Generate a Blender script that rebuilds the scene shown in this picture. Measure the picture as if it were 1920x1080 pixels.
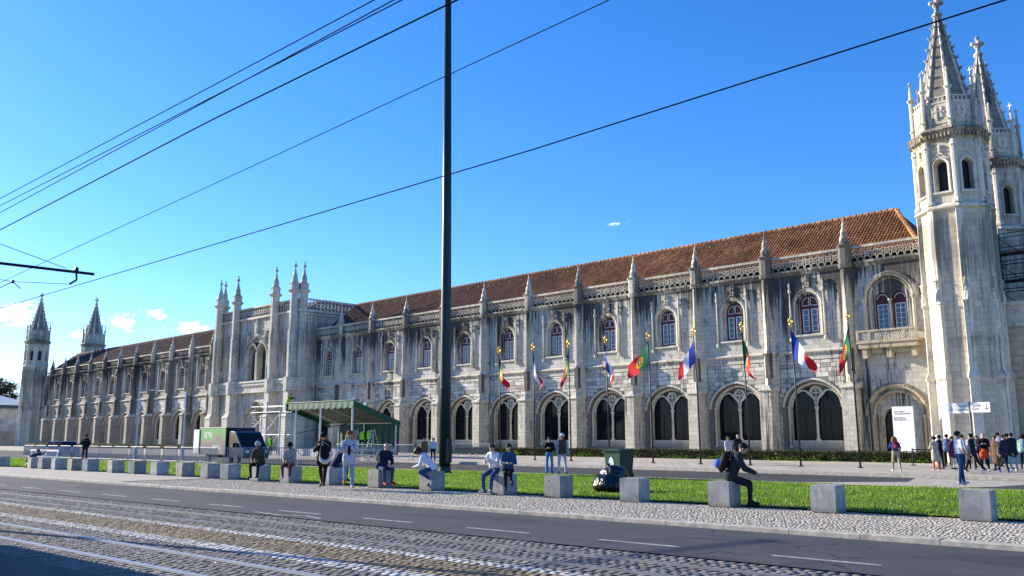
import bpy, bmesh, math, random
import numpy as np
from math import radians as R, sin, cos, pi, sqrt, atan2
from mathutils import Vector, Matrix, Euler, geometry
random.seed(7); RNG = np.random.default_rng(7)
for o in list(bpy.data.objects): bpy.data.objects.remove(o)
S = bpy.context.scene; COL = S.collection
# ------------------------------------------------ camera, sky, sun, exposure
cam = bpy.data.cameras.new('camera'); cob = bpy.data.objects.new('camera', cam); COL.objects.link(cob)
cam.sensor_width = 36.0; cam.lens = 36.0*1620/1920; cam.clip_start = 0.1; cam.clip_end = 6000
cob.location = (0, 0, 1.6)
cob.rotation_euler = (R(90+9.87), 0, R(44))
S.camera = cob
SUN_EL = 18.5
SD = Vector((-sin(R(75.5))*cos(R(SUN_EL)), -cos(R(75.5))*cos(R(SUN_EL)), sin(R(SUN_EL))))
W = bpy.data.worlds.new('World'); S.world = W; W.use_nodes = True
def build_world():
    nt = W.node_tree; nt.nodes.clear(); N = nt.nodes.new; L = nt.links.new
    out = N('ShaderNodeOutputWorld'); bg = N('ShaderNodeBackground'); sky = N('ShaderNodeTexSky')
    sky.sky_type = 'NISHITA'; sky.sun_disc = False; sky.sun_elevation = R(SUN_EL)
    sky.sun_rotation = atan2(SD.x, SD.y)
    sky.altitude = 20; sky.air_density = 1.0; sky.dust_density = 0.2; sky.ozone_density = 4.0
    hs = N('ShaderNodeHueSaturation'); hs.inputs['Saturation'].default_value = 1.15; hs.inputs['Hue'].default_value = 0.5
    wb = N('ShaderNodeMixRGB'); wb.blend_type = 'MULTIPLY'; wb.inputs[0].default_value = 1; wb.inputs[2].default_value = (.81, .885, 1.12, 1)
    L(sky.outputs[0], wb.inputs[1]); L(wb.outputs[0], hs.inputs['Color'])
    # small cumulus low in the west: direction-space patches broken up by noise
    tc = N('ShaderNodeTexCoord'); nz = N('ShaderNodeTexNoise'); nz.inputs['Scale'].default_value = 62; nz.inputs['Detail'].default_value = 7; nz.inputs['Roughness'].default_value = .62
    mp = N('ShaderNodeMapping'); mp.inputs['Scale'].default_value = (1, 1, 1.9)
    L(tc.outputs['Generated'], mp.inputs['Vector']); L(mp.outputs[0], nz.inputs['Vector'])
    acc = None
    for az, el, ra, re_, amp in CLOUDS:
        d = Vector((sin(R(az))*cos(R(el)), cos(R(az))*cos(R(el)), sin(R(el))))
        sub = N('ShaderNodeVectorMath'); sub.operation = 'SUBTRACT'; L(tc.outputs['Generated'], sub.inputs[0]); sub.inputs[1].default_value = d
        sc = N('ShaderNodeVectorMath'); sc.operation = 'MULTIPLY'; L(sub.outputs[0], sc.inputs[0]); sc.inputs[1].default_value = (1/R(ra), 1/R(ra), 1/R(re_))
        ln = N('ShaderNodeVectorMath'); ln.operation = 'LENGTH'; L(sc.outputs[0], ln.inputs[0])
        mr = N('ShaderNodeMapRange'); mr.inputs['From Min'].default_value = 0; mr.inputs['From Max'].default_value = 1.25; mr.inputs['To Min'].default_value = amp; mr.inputs['To Max'].default_value = 0; L(ln.outputs['Value'], mr.inputs['Value'])
        if acc is None: acc = mr.outputs[0]
        else:
            mx = N('ShaderNodeMath'); mx.operation = 'MAXIMUM'; L(acc, mx.inputs[0]); L(mr.outputs[0], mx.inputs[1]); acc = mx.outputs[0]
    ad = N('ShaderNodeMath'); ad.operation = 'ADD'; L(acc, ad.inputs[0]); L(nz.outputs['Fac'], ad.inputs[1])
    th = N('ShaderNodeMapRange'); th.interpolation_type = 'SMOOTHSTEP'; th.inputs['From Min'].default_value = .86; th.inputs['From Max'].default_value = 1.12; L(ad.outputs[0], th.inputs['Value'])
    mix = N('ShaderNodeMixRGB'); L(th.outputs[0], mix.inputs['Fac']); L(hs.outputs[0], mix.inputs['Color1']); mix.inputs['Color2'].default_value = (8.6, 8.8, 9.0, 1)
    L(mix.outputs[0], bg.inputs['Color']); bg.inputs['Strength'].default_value = 0.118
    L(bg.outputs[0], out.inputs['Surface'])
# (azimuth from +Y towards +X, elevation, half-width, half-height in degrees)
CLOUDS = [(-73.9, 7.1, 2.0, 1.35, .66), (-70.9, 6.0, 1.3, .75, .60), (-68.5, 6.9, 1.6, 1.0, .66), (-66.3, 7.5, 1.8, .6, .60), (-64.6, 6.8, 2.2, .8, .62), (-73.6, 3.6, 1.8, 1.2, .64), (-36.7, 14.0, 2.1, .42, .40)]
build_world()
sl = bpy.data.lights.new('sun', 'SUN'); so = bpy.data.objects.new('sun', sl); COL.objects.link(so)
sl.energy = 4.9; sl.angle = R(.53); sl.color = (1.0, .90, .74)
so.rotation_euler = SD.to_track_quat('Z', 'Y').to_euler(); so.location = (-60, -20, 60)
S.view_settings.view_transform = 'Standard'; S.view_settings.look = 'None'; S.view_settings.gamma = 1; S.view_settings.exposure = 1.1
S.render.engine = 'CYCLES'
# ------------------------------------------------ node materials
def newmat(name):
    m = bpy.data.materials.new(name); m.use_nodes = True
    nt = m.node_tree; b = nt.nodes['Principled BSDF']
    return m, nt, b
def ramp(nt, stops, src):
    r = nt.nodes.new('ShaderNodeValToRGB'); e = r.color_ramp.elements
    while len(e) < len(stops): e.new(.5)
    for i, (p, c) in enumerate(stops):
        e[i].position = p; e[i].color = (c, c, c, 1) if not isinstance(c, tuple) else (*c, 1)
    nt.links.new(src, r.inputs['Fac']); return r.outputs['Color']
def noise(nt, vec, scale, detail=4, rough=.55):
    n = nt.nodes.new('ShaderNodeTexNoise'); n.inputs['Scale'].default_value = scale; n.inputs['Detail'].default_value = detail; n.inputs['Roughness'].default_value = rough
    if vec is not None: nt.links.new(vec, n.inputs['Vector'])
    return n.outputs['Fac']
def mixc(nt, fac, a, b, mode='MIX'):
    m = nt.nodes.new('ShaderNodeMixRGB'); m.blend_type = mode
    for s, i in ((fac, 0), (a, 1), (b, 2)):
        if isinstance(s, (int, float)): m.inputs[i].default_value = s if i == 0 else (s, s, s, 1)
        elif isinstance(s, tuple): m.inputs[i].default_value = (*s, 1)
        else: nt.links.new(s, m.inputs[i])
    return m.outputs[0]
def math_(nt, op, a, b=None):
    m = nt.nodes.new('ShaderNodeMath'); m.operation = op
    for s, i in ((a, 0), (b, 1)):
        if s is None: continue
        if isinstance(s, (int, float)): m.inputs[i].default_value = s
        else: nt.links.new(s, m.inputs[i])
    return m.outputs[0]
def posvec(nt, scale=(1, 1, 1)):
    g = nt.nodes.new('ShaderNodeNewGeometry'); m = nt.nodes.new('ShaderNodeMapping'); m.inputs['Scale'].default_value = scale
    nt.links.new(g.outputs['Position'], m.inputs['Vector']); return m.outputs[0]
def bump(nt, b, h, strength=.3, dist=.02):
    n = nt.nodes.new('ShaderNodeBump'); n.inputs['Strength'].default_value = strength; n.inputs['Distance'].default_value = dist
    nt.links.new(h, n.inputs['Height']); nt.links.new(n.outputs[0], b.inputs['Normal'])
def mat(name, col, rough=.6, var=.12, scale=6., bmp=0., metal=0., spec=None, island=0., obj=False):
    m, nt, b = newmat(name)
    b.inputs['Roughness'].default_value = rough; b.inputs['Metallic'].default_value = metal
    b.inputs['Specular IOR Level'].default_value = .3 if spec is None else spec
    if var <= 0 and not island: b.inputs['Base Color'].default_value = (*col, 1); return m
    if obj:
        tc = nt.nodes.new('ShaderNodeTexCoord'); v = tc.outputs['Object']
    else: v = posvec(nt)
    n = noise(nt, v, scale, 5, .6)
    lo = tuple(max(0, c*(1-var*1.6)) for c in col); hi = tuple(min(1, c*(1+var*1.3)) for c in col)
    c = mixc(nt, ramp(nt, [(.3, 0.), (.7, 1.)], n), lo, hi)
    if island:
        g = nt.nodes.new('ShaderNodeNewGeometry'); rr = ramp(nt, [(0, 1-island), (1, 1+island*.6)], g.outputs['Random Per Island'])
        c = mixc(nt, 1., c, rr, 'MULTIPLY')
    nt.links.new(c, b.inputs['Base Color'])
    if bmp: bump(nt, b, n, bmp, .02)
    return m
def stone(name, base=(.50, .46, .38), grime=1., ashlar=True, warm=0., cw=.82, ch=.36, blotch=.5):
    """weathered limestone: ashlar joints, blotches, rain-streaked black crust below ledges (world heights)"""
    m, nt, b = newmat(name); b.inputs['Roughness'].default_value = .85; b.inputs['Specular IOR Level'].default_value = .25
    P = posvec(nt); sep = nt.nodes.new('ShaderNodeSeparateXYZ'); nt.links.new(P, sep.inputs[0])
    u = math_(nt, 'ADD', sep.outputs[0], math_(nt, 'MULTIPLY', sep.outputs[1], .7))
    cmb = nt.nodes.new('ShaderNodeCombineXYZ'); nt.links.new(u, cmb.inputs[0]); nt.links.new(sep.outputs[2], cmb.inputs[1])
    n1 = noise(nt, P, .55, 6, .62); n2 = noise(nt, P, 5., 6, .65); n3 = noise(nt, P, 26., 3, .6)
    c = mixc(nt, ramp(nt, [(.32, 0.), (.68, 1.)], n1), tuple(x*.86 for x in base), tuple(min(.86, x*1.12) for x in base))
    c = mixc(nt, math_(nt, 'MULTIPLY', ramp(nt, [(.45, 0.), (.75, 1.)], n2), blotch), c, tuple(x*.58 for x in base))
    if warm: c = mixc(nt, math_(nt, 'MULTIPLY', ramp(nt, [(.5, 0.), (.72, 1.)], noise(nt, posvec(nt, (.8, .8, 1.6)), 1.3, 5, .7)), warm), c, (.36, .25, .13))
    hgt = n2
    if ashlar:
        br = nt.nodes.new('ShaderNodeTexBrick'); nt.links.new(cmb.outputs[0], br.inputs['Vector'])
        br.inputs['Color1'].default_value = (1, 1, 1, 1); br.inputs['Color2'].default_value = (.80, .79, .77, 1); br.inputs['Mortar'].default_value = (.42, .40, .38, 1)
        br.inputs['Scale'].default_value = 1; br.inputs['Mortar Size'].default_value = .010; br.inputs['Mortar Smooth'].default_value = .4; br.inputs['Bias'].default_value = -.1
        br.inputs['Brick Width'].default_value = cw; br.inputs['Row Height'].default_value = ch
        c = mixc(nt, .85, c, br.outputs['Color'], 'MULTIPLY')
        hgt = math_(nt, 'SUBTRACT', math_(nt, 'MULTIPLY', n2, .5), math_(nt, 'MULTIPLY', br.outputs['Fac'], .9))
    if grime:
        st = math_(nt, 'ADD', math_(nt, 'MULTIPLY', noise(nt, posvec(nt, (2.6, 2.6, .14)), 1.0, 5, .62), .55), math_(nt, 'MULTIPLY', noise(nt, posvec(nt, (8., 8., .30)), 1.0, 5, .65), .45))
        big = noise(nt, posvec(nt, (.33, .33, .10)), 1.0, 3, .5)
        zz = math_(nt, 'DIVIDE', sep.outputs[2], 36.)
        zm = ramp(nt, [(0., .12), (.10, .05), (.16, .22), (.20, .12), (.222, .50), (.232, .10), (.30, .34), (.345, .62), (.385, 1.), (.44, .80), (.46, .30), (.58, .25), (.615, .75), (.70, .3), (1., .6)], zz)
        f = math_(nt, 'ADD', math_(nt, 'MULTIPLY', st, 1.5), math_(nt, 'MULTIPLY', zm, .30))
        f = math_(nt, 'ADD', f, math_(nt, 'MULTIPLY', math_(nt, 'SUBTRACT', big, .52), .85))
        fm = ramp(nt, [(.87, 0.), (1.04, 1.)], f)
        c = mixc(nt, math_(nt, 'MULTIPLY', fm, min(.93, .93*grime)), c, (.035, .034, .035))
        sp = ramp(nt, [(.56, 0.), (.64, 1.)], noise(nt, posvec(nt, (1, 1, .6)), 2.2, 8, .76))
        c = mixc(nt, math_(nt, 'MULTIPLY', sp, .62*min(1, grime)), c, (.075, .072, .07))
    nt.links.new(c, b.inputs['Base Color'])
    bump(nt, b, math_(nt, 'ADD', hgt, math_(nt, 'MULTIPLY', n3, .25)), .55, .03)
    return m
# ------------------------------------------------ mesh builder
class MB:
    def __init__(s): s.v = []; s.f = []; s.m = []; s.T = None
    def add(s, vs, fs, mi=0):
        o = len(s.v)
        if s.T is not None: vs = [tuple(s.T @ Vector(p)) for p in vs]
        s.v += [tuple(p) for p in vs]; s.f += [tuple(i+o for i in f) for f in fs]; s.m += [mi]*len(fs); return s
    def box(s, x0, x1, y0, y1, z0, z1, mi=0):
        return s.add([(x0,y0,z0),(x1,y0,z0),(x1,y1,z0),(x0,y1,z0),(x0,y0,z1),(x1,y0,z1),(x1,y1,z1),(x0,y1,z1)],
              [(0,3,2,1),(4,5,6,7),(0,1,5,4),(1,2,6,5),(2,3,7,6),(3,0,4,7)], mi)
    def prism(s, poly, z0, z1, poly1=None, mi=0):
        n = len(poly); q = poly1 or poly
        return s.add([(x,y,z0) for x,y in poly]+[(x,y,z1) for x,y in q], [(i,(i+1)%n,n+(i+1)%n,n+i) for i in range(n)]+[tuple(range(n-1,-1,-1)), tuple(range(n,2*n))], mi)
    def tube(s, pts, rads, n=8, mi=0, caps=True):
        pts = [Vector(p) for p in pts]; rads = rads if isinstance(rads, (list, tuple)) else [rads]*len(pts)
        vs = []; fs = []; ref = None
        for i, p in enumerate(pts):
            d = (pts[min(i+1, len(pts)-1)]-pts[max(i-1, 0)]).normalized()
            if ref is None:
                ref = Vector((0,0,1)) if abs(d.z) < .9 else Vector((1,0,0))
            a = d.cross(ref).normalized(); b = a.cross(d).normalized(); ref = b
            for k in range(n):
                t = 2*pi*k/n; vs.append(p+(a*cos(t)+b*sin(t))*rads[i])
        for i in range(len(pts)-1):
            for k in range(n): fs.append((i*n+k, i*n+(k+1)%n, (i+1)*n+(k+1)%n, (i+1)*n+k))
        if caps: fs += [tuple(range(n-1,-1,-1)), tuple(range((len(pts)-1)*n, len(pts)*n))]
        return s.add(vs, fs, mi)
    def lathe(s, prof, n=12, c=(0,0,0), mi=0, ph=0., star=0., twist=0.):
        vs = []; fs = []
        for j, (r, z) in enumerate(prof):
            for k in range(n):
                t = 2*pi*k/n+ph+twist*j; rr = r*(1-star*(k%2)); vs.append((c[0]+rr*cos(t), c[1]+rr*sin(t), c[2]+z))
        for j in range(len(prof)-1):
            for k in range(n): fs.append((j*n+k, j*n+(k+1)%n, (j+1)*n+(k+1)%n, (j+1)*n+k))
        fs += [tuple(range(n-1,-1,-1)), tuple(range((len(prof)-1)*n, len(prof)*n))]
        return s.add(vs, fs, mi)
    def ball(s, c, r, n=8, m=6, mi=0, sq=(1,1,1)):
        prof = [(max(.001, sin(pi*j/m)), -cos(pi*j/m)) for j in range(m+1)]
        vs = []; fs = []
        for a, z in prof:
            for k in range(n): t = 2*pi*k/n; vs.append((c[0]+r*sq[0]*a*cos(t), c[1]+r*sq[1]*a*sin(t), c[2]+r*sq[2]*z))
        for j in range(m):
            for k in range(n): fs.append((j*n+k, j*n+(k+1)%n, (j+1)*n+(k+1)%n, (j+1)*n+k))
        return s.add(vs, fs, mi)
    def torus(s, c, R_, r, n1=12, n2=4, mi=0, a0=0., a1=2*pi):
        """ring standing in the xz plane"""
        full = abs(a1-a0-2*pi) < 1e-4; vs = []; fs = []; N = n1 if full else n1+1
        for i in range(N):
            t = a0+(a1-a0)*i/n1
            for k in range(n2):
                q = 2*pi*(k+.5)/n2; rr = R_+r*cos(q); vs.append((c[0]+rr*cos(t), c[1]+r*sin(q), c[2]+rr*sin(t)))
        for i in range(n1):
            j = (i+1) % N
            for k in range(n2): fs.append((i*n2+k, j*n2+k, j*n2+(k+1)%n2, i*n2+(k+1)%n2))
        return s.add(vs, fs, mi)
    def panel(s, outer, holes, y=0., depth=.4, mi=0, back=False):
        """flat wall in the xz plane with holes; hole edges get reveals going back (+y)"""
        loops = [outer]+holes; flat = [p for l in loops for p in l]
        tris = geometry.tessellate_polygon([[Vector((p[0], p[1], 0)) for p in l] for l in loops])
        s.add([(x, y, z) for x, z in flat], [tuple(t) for t in tris], mi)
        for l in holes:
            n = len(l); s.add([(x, y, z) for x, z in l]+[(x, y+depth, z) for x, z in l], [(i, (i+1)%n, n+(i+1)%n, n+i) for i in range(n)], mi)
        return s
    def sweep(s, path, sect, mi=0, close=False):
        """path: (x,z) outline; sect: (outward offset, y) profile swept along it (mouldings)"""
        n = len(path); k = len(sect); vs = []; fs = []
        for i, (x, z) in enumerate(path):
            a = path[(i-1) % n if close else max(i-1, 0)]; b = path[(i+1) % n if close else min(i+1, n-1)]
            d = Vector((b[0]-a[0], b[1]-a[1])); d = d.normalized() if d.length else Vector((1, 0)); nx, nz = -d.y, d.x
            for o, y in sect: vs.append((x+nx*o, y, z+nz*o))
        for i in range(n if close else n-1):
            j = (i+1) % n
            for q in range(k-1): fs.append((i*k+q, j*k+q, j*k+q+1, i*k+q+1))
        return s.add(vs, fs, mi)
    def obj(s, name, mats, parent=None, loc=(0,0,0), rz=0, smooth=False, kind=None):
        return link(s.mesh(name, mats, smooth), name, parent, loc, rz, kind)
    def mesh(s, name, mats, smooth=False):
        me = bpy.data.meshes.new(name); me.from_pydata(s.v, [], s.f)
        for m in (mats if isinstance(mats, (list, tuple)) else [mats]): me.materials.append(m)
        if any(s.m): me.polygons.foreach_set('material_index', s.m)
        if smooth: me.polygons.foreach_set('use_smooth', [True]*len(me.polygons))
        me.update(); return me
def link(me, name, parent=None, loc=(0,0,0), rz=0, kind=None, scale=None):
    o = bpy.data.objects.new(name, me); COL.objects.link(o); o.location = loc; o.rotation_euler = (0, 0, rz)
    if parent is not None: o.parent = parent
    if kind: o['kind'] = kind
    if scale: o.scale = scale
    return o
def tag(o, label, cat, group=None):
    o['label'] = label; o['category'] = cat
    if group: o['group'] = group
    return o
def thing(name, label, cat, loc=(0,0,0), rz=0, group=None):
    return tag(link(None, name, None, loc, rz), label, cat, group)
def copy_tree(o, parent=None, loc=None, rz=None):
    c = o.copy(); COL.objects.link(c); c.parent = parent
    if loc is not None: c.location = loc
    if rz is not None: c.rotation_euler = (0, 0, rz)
    for ch in list(o.children): copy_tree(ch, c)
    return c
def npmesh(name, V, F, mats, mi=None, smooth=False):
    """V (n,3), F (m,k) numpy"""
    me = bpy.data.meshes.new(name); k = F.shape[1]
    me.vertices.add(len(V)); me.vertices.foreach_set('co', np.ascontiguousarray(V, dtype=np.float32).ravel())
    me.loops.add(F.size); me.loops.foreach_set('vertex_index', np.ascontiguousarray(F, dtype=np.int32).ravel())
    me.polygons.add(len(F)); me.polygons.foreach_set('loop_start', np.arange(0, F.size, k, dtype=np.int32))
    for m in (mats if isinstance(mats, (list, tuple)) else [mats]): me.materials.append(m)
    if mi is not None: me.polygons.foreach_set('material_index', np.ascontiguousarray(mi, dtype=np.int32))
    if smooth: me.polygons.foreach_set('use_smooth', np.ones(len(F), dtype=bool))
    me.update(calc_edges=True); return me
def arch_pts(cx, hw, zs, rise, n=10, p=2.1, q=.52, point=.10):
    """left springing to right springing over the top"""
    out = []
    for i in range(-n, n+1):
        t = i/n; x = sin(t*pi/2)
        z = (max(0, 1-abs(x)**p))**q*(1-point)+point*(1-abs(x))
        out.append((cx+hw*x, zs+rise*z))
    return out
def opening(cx, hw, z0, zs, rise, **k):
    """closed loop: bottom-left, up over the arch, bottom-right"""
    return [(cx-hw, z0)]+arch_pts(cx, hw, zs, rise, **k)+[(cx+hw, z0)]
def rv(v, X): return v+.06*X          # road-parallel lines: y at offset v
# ------------------------------------------------ materials
M = dict(
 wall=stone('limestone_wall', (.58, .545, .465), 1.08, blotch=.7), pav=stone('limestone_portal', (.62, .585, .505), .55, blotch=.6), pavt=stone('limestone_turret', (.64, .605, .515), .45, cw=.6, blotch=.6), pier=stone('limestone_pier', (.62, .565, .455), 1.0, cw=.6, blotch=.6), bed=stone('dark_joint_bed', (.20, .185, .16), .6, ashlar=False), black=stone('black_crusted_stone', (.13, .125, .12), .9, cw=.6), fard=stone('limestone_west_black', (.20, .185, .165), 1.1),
 trim=stone('limestone_trim', (.62, .57, .46), .85, ashlar=False, blotch=.55), balus=stone('limestone_balustrade', (.66, .60, .48), .42, ashlar=False), church=stone('limestone_clean', (.60, .505, .36), .3, warm=.75, cw=1.1, ch=.46, blotch=.25),
 tower=stone('limestone_tower', (.70, .61, .46), .48, warm=.35, cw=.9, ch=.42, blotch=.5), tower_trim=stone('limestone_tower_trim', (.74, .67, .53), .7, ashlar=False, blotch=.6),
 spire=stone('limestone_spire', (.27, .245, .20), .75, cw=.7, ch=.4), far=stone('limestone_west', (.40, .36, .295), 1.35),
 carve=stone('limestone_carved', (.50, .42, .29), .7, ashlar=False, blotch=.8),
 glass=mat('dark_glazing', (.004, .007, .013), .06, 0, spec=.16), pane=mat('window_pane', (.03, .05, .075), .05, 0, spec=.8),
 red=mat('maroon_frame', (.085, .012, .016), .45, .1), white=mat('white_bars', (.74, .74, .74), .5, .04),
 dark=mat('near_black_metal', (.012, .013, .016), .4, .1), tile=None,
)
def tile_mat(name, cols):
    m, nt, b = newmat(name); b.inputs['Roughness'].default_value = .8; b.inputs['Specular IOR Level'].default_value = .2
    g = nt.nodes.new('ShaderNodeNewGeometry'); c = ramp(nt, [(i/(len(cols)-1), k) for i, k in enumerate(cols)], g.outputs['Random Per Island'])
    big = ramp(nt, [(.35, .62), (.65, 1.1)], noise(nt, posvec(nt), .35, 5, .65)); c = mixc(nt, 1., c, big, 'MULTIPLY')
    sx = nt.nodes.new('ShaderNodeSeparateXYZ'); nt.links.new(posvec(nt), sx.inputs[0]); old = nt.nodes.new('ShaderNodeMapRange'); old.inputs['From Min'].default_value = -44; old.inputs['From Max'].default_value = -62; old.inputs['To Max'].default_value = .62; nt.links.new(math_(nt, 'ADD', sx.outputs[0], math_(nt, 'MULTIPLY', noise(nt, posvec(nt), .5, 4), 9.)), old.inputs['Value']); c = mixc(nt, old.outputs[0], c, (.115, .068, .05))
    li = ramp(nt, [(.56, 0.), (.72, .75)], noise(nt, posvec(nt), 2.2, 6, .7)); c = mixc(nt, li, c, (.085, .065, .052))
    nt.links.new(c, b.inputs['Base Color']); return m
M['tile'] = tile_mat('terracotta', [(.29, .13, .058), (.40, .19, .08), (.54, .29, .13), (.34, .16, .07), (.47, .225, .09)])
M['tile_far'] = tile_mat('terracotta_west', [(.17, .09, .065), (.22, .115, .08), (.18, .10, .075)])
# ------------------------------------------------ ground
def sheet(name, pts, z, m, kind='structure'):
    mb = MB(); mb.add([(x, y, z) for x, y in pts], [tuple(range(len(pts)))]); return mb.obj(name, m, kind=kind)
def asphalt(name, c, var=.14):
    m, nt, b = newmat(name); b.inputs['Roughness'].default_value = .88; b.inputs['Specular IOR Level'].default_value = .15
    P = posvec(nt); f = noise(nt, P, 55, 3, .7); g = noise(nt, P, .7, 6, .65); st = noise(nt, posvec(nt, (.15, 2.2, 1)), 1.2, 4, .6)
    k = mixc(nt, ramp(nt, [(.3, 0.), (.7, 1.)], g), tuple(x*(1-var) for x in c), tuple(x*(1+var) for x in c))
    k = mixc(nt, ramp(nt, [(.4, .0), (.75, .5)], st), k, tuple(x*.72 for x in c))
    k = mixc(nt, ramp(nt, [(.45, 0.), (.62, .6)], f), k, tuple(min(1, x*1.75) for x in c))
    vo = nt.nodes.new('ShaderNodeTexVoronoi'); vo.feature = 'DISTANCE_TO_EDGE'; vo.inputs['Scale'].default_value = .42; wv = nt.nodes.new('ShaderNodeVectorMath'); wv.operation = 'ADD'; nn = nt.nodes.new('ShaderNodeTexNoise'); nn.inputs['Scale'].default_value = 1.6; nt.links.new(P, nn.inputs['Vector']); nt.links.new(P, wv.inputs[0]); nt.links.new(nn.outputs['Color'], wv.inputs[1]); nt.links.new(wv.outputs[0], vo.inputs['Vector'])
    cr = math_(nt, 'MULTIPLY', ramp(nt, [(0., .75), (.008, .75), (.014, 0.)], vo.outputs['Distance']), ramp(nt, [(.5, 0.), (.58, 1.)], noise(nt, P, .23, 3)))
    k = mixc(nt, cr, k, tuple(x*.3 for x in c)); pt = ramp(nt, [(.60, 0.), (.63, .5)], noise(nt, posvec(nt, (.35, 1., 1.)), .5, 2, .3)); k = mixc(nt, pt, k, tuple(x*.66 for x in c))
    nt.links.new(k, b.inputs['Base Color']); bump(nt, b, f, .5, .012); return m
M['asphalt'] = asphalt('road_asphalt', (.072, .072, .074)); M['asphalt2'] = asphalt('lane_asphalt', (.062, .061, .062))
def cobble_mat(name, c, warm=None):
    m, nt, b = newmat(name); b.inputs['Roughness'].default_value = .9; b.inputs['Specular IOR Level'].default_value = .12
    g = nt.nodes.new('ShaderNodeNewGeometry'); rr = ramp(nt, [(0, .70), (.5, 1.), (1, 1.25)], g.outputs['Random Per Island'])
    big = noise(nt, posvec(nt), .9, 5, .65); k = c
    if warm: k = mixc(nt, ramp(nt, [(.4, 0.), (.62, 1.)], big), c, warm)
    k = mixc(nt, 1., k, rr, 'MULTIPLY'); fine = noise(nt, posvec(nt), 60, 4, .6)
    k = mixc(nt, ramp(nt, [(.35, .35), (.65, 0.)], fine), k, tuple(x*.5 for x in c))
    nt.links.new(k, b.inputs['Base Color']); bump(nt, b, fine, .5, .008); return m
M['cobble'] = cobble_mat('granite_setts', (.19, .18, .165), (.15, .14, .125)); M['cobble_w'] = cobble_mat('brown_setts', (.20, .165, .12), (.24, .18, .11))
M['calc'] = cobble_mat('limestone_cubes', (.50, .445, .36), (.45, .39, .31)); M['joint'] = mat('sandy_joint', (.15, .13, .10), .95, .25, 8); M['joint2'] = mat('pale_joint', (.27, .23, .175), .95, .25, 6)
M['cpaint'] = cobble_mat('painted_setts', (.46, .45, .43), (.33, .32, .30)); M['paint'] = mat('road_paint', (.36, .35, .32), .8, .35, 9)
M['kerb'] = mat('kerb_limestone', (.46, .41, .33), .8, .22, 5, .3); M['rail'] = mat('rail_steel', (.48, .47, .45), .38, .08, 3, metal=.45)
M['rail2'] = mat('dull_rail_steel', (.26, .25, .24), .5, .15, 3, metal=.3)
M['pave'] = stone('pavement_slabs', (.52, .46, .37), 0, True, cw=.6, ch=.4)
GX0, GX1 = -420., 60.
sheet('ground', [(-1500, -700), (700, -700), (700, 1500), (-1500, 1500)], -.13, M['asphalt2'])
def band(name, v0, v1, z, m, x0=-330., x1=40.): return sheet(name, [(x0, rv(v0, x0)), (x1, rv(v0, x1)), (x1, rv(v1, x1)), (x0, rv(v1, x0))], z, m)
band('near_road', -8, 5.2, -.084, M['asphalt']); band('road', 11.5, 15.28, -.08, M['asphalt'])
track = band('tram_track', 5.2, 11.5, -.10, M['joint'])
pavement = band('pavement', 15.34, 20.0, -.03, M['joint2'])
for x0, x1 in ((-330., -34.), (1., 40.)): band('pavement_far', 15.36, 19.98, -.012, M['calc'], x0, x1)
def setts(v0, v1, x0, x1, du, dv, ztop, rot=0., jit=.012, gap=.007, h=.03, seedshift=0):
    """rows of little stones as arrays of (8 verts, 5 faces); returns V, F, centres"""
    nv = max(1, int(round((v1-v0)/dv))); dv = (v1-v0)/nv; nu = int((x1-x0)/du)
    iu, iv = np.meshgrid(np.arange(nu), np.arange(nv)); iu = iu.ravel(); iv = iv.ravel(); n = len(iu)
    cu = x0+(iu+.5+.5*(iv % 2))*du+RNG.normal(0, jit, n)+(.05*np.sin(iv*1.1+iu*.37) if rot > .2 else .03*np.sin(iv*2.3)); cv = v0+(iv+.5)*dv+RNG.normal(0, jit*.6, n)
    hu = (du-gap)/2*(1+RNG.normal(0, .06, n)); hv = (dv-gap)/2*(1+RNG.normal(0, .05, n)); zt = ztop+RNG.normal(0, .0016, n)
    a = RNG.normal(rot, .05 if rot < .2 else .45, n); c, s = np.cos(a), np.sin(a)
    sx = np.array([-1, 1, 1, -1]); sy = np.array([-1, -1, 1, 1]); V = np.zeros((n, 8, 3))
    for k in range(4):
        for lvl, sh, z in ((0, 1., zt-h), (4, .92, zt)):
            x = sx[k]*hu*sh; y = sy[k]*hv*sh; V[:, lvl+k, 0] = cu+x*c-y*s; vv = cv+x*s+y*c; V[:, lvl+k, 1] = vv+.06*V[:, lvl+k, 0]; V[:, lvl+k, 2] = z
    V[:, 0:4, 2] += h*.45
    Fq = np.array([[4,5,6,7],[0,1,5,4],[1,2,6,5],[2,3,7,6],[3,0,4,7]]); F = (np.arange(n)[:, None, None]*8+Fq[None]).reshape(-1, 4)
    return V, F, np.stack([cu, cv+.06*cu], 1)
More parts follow.
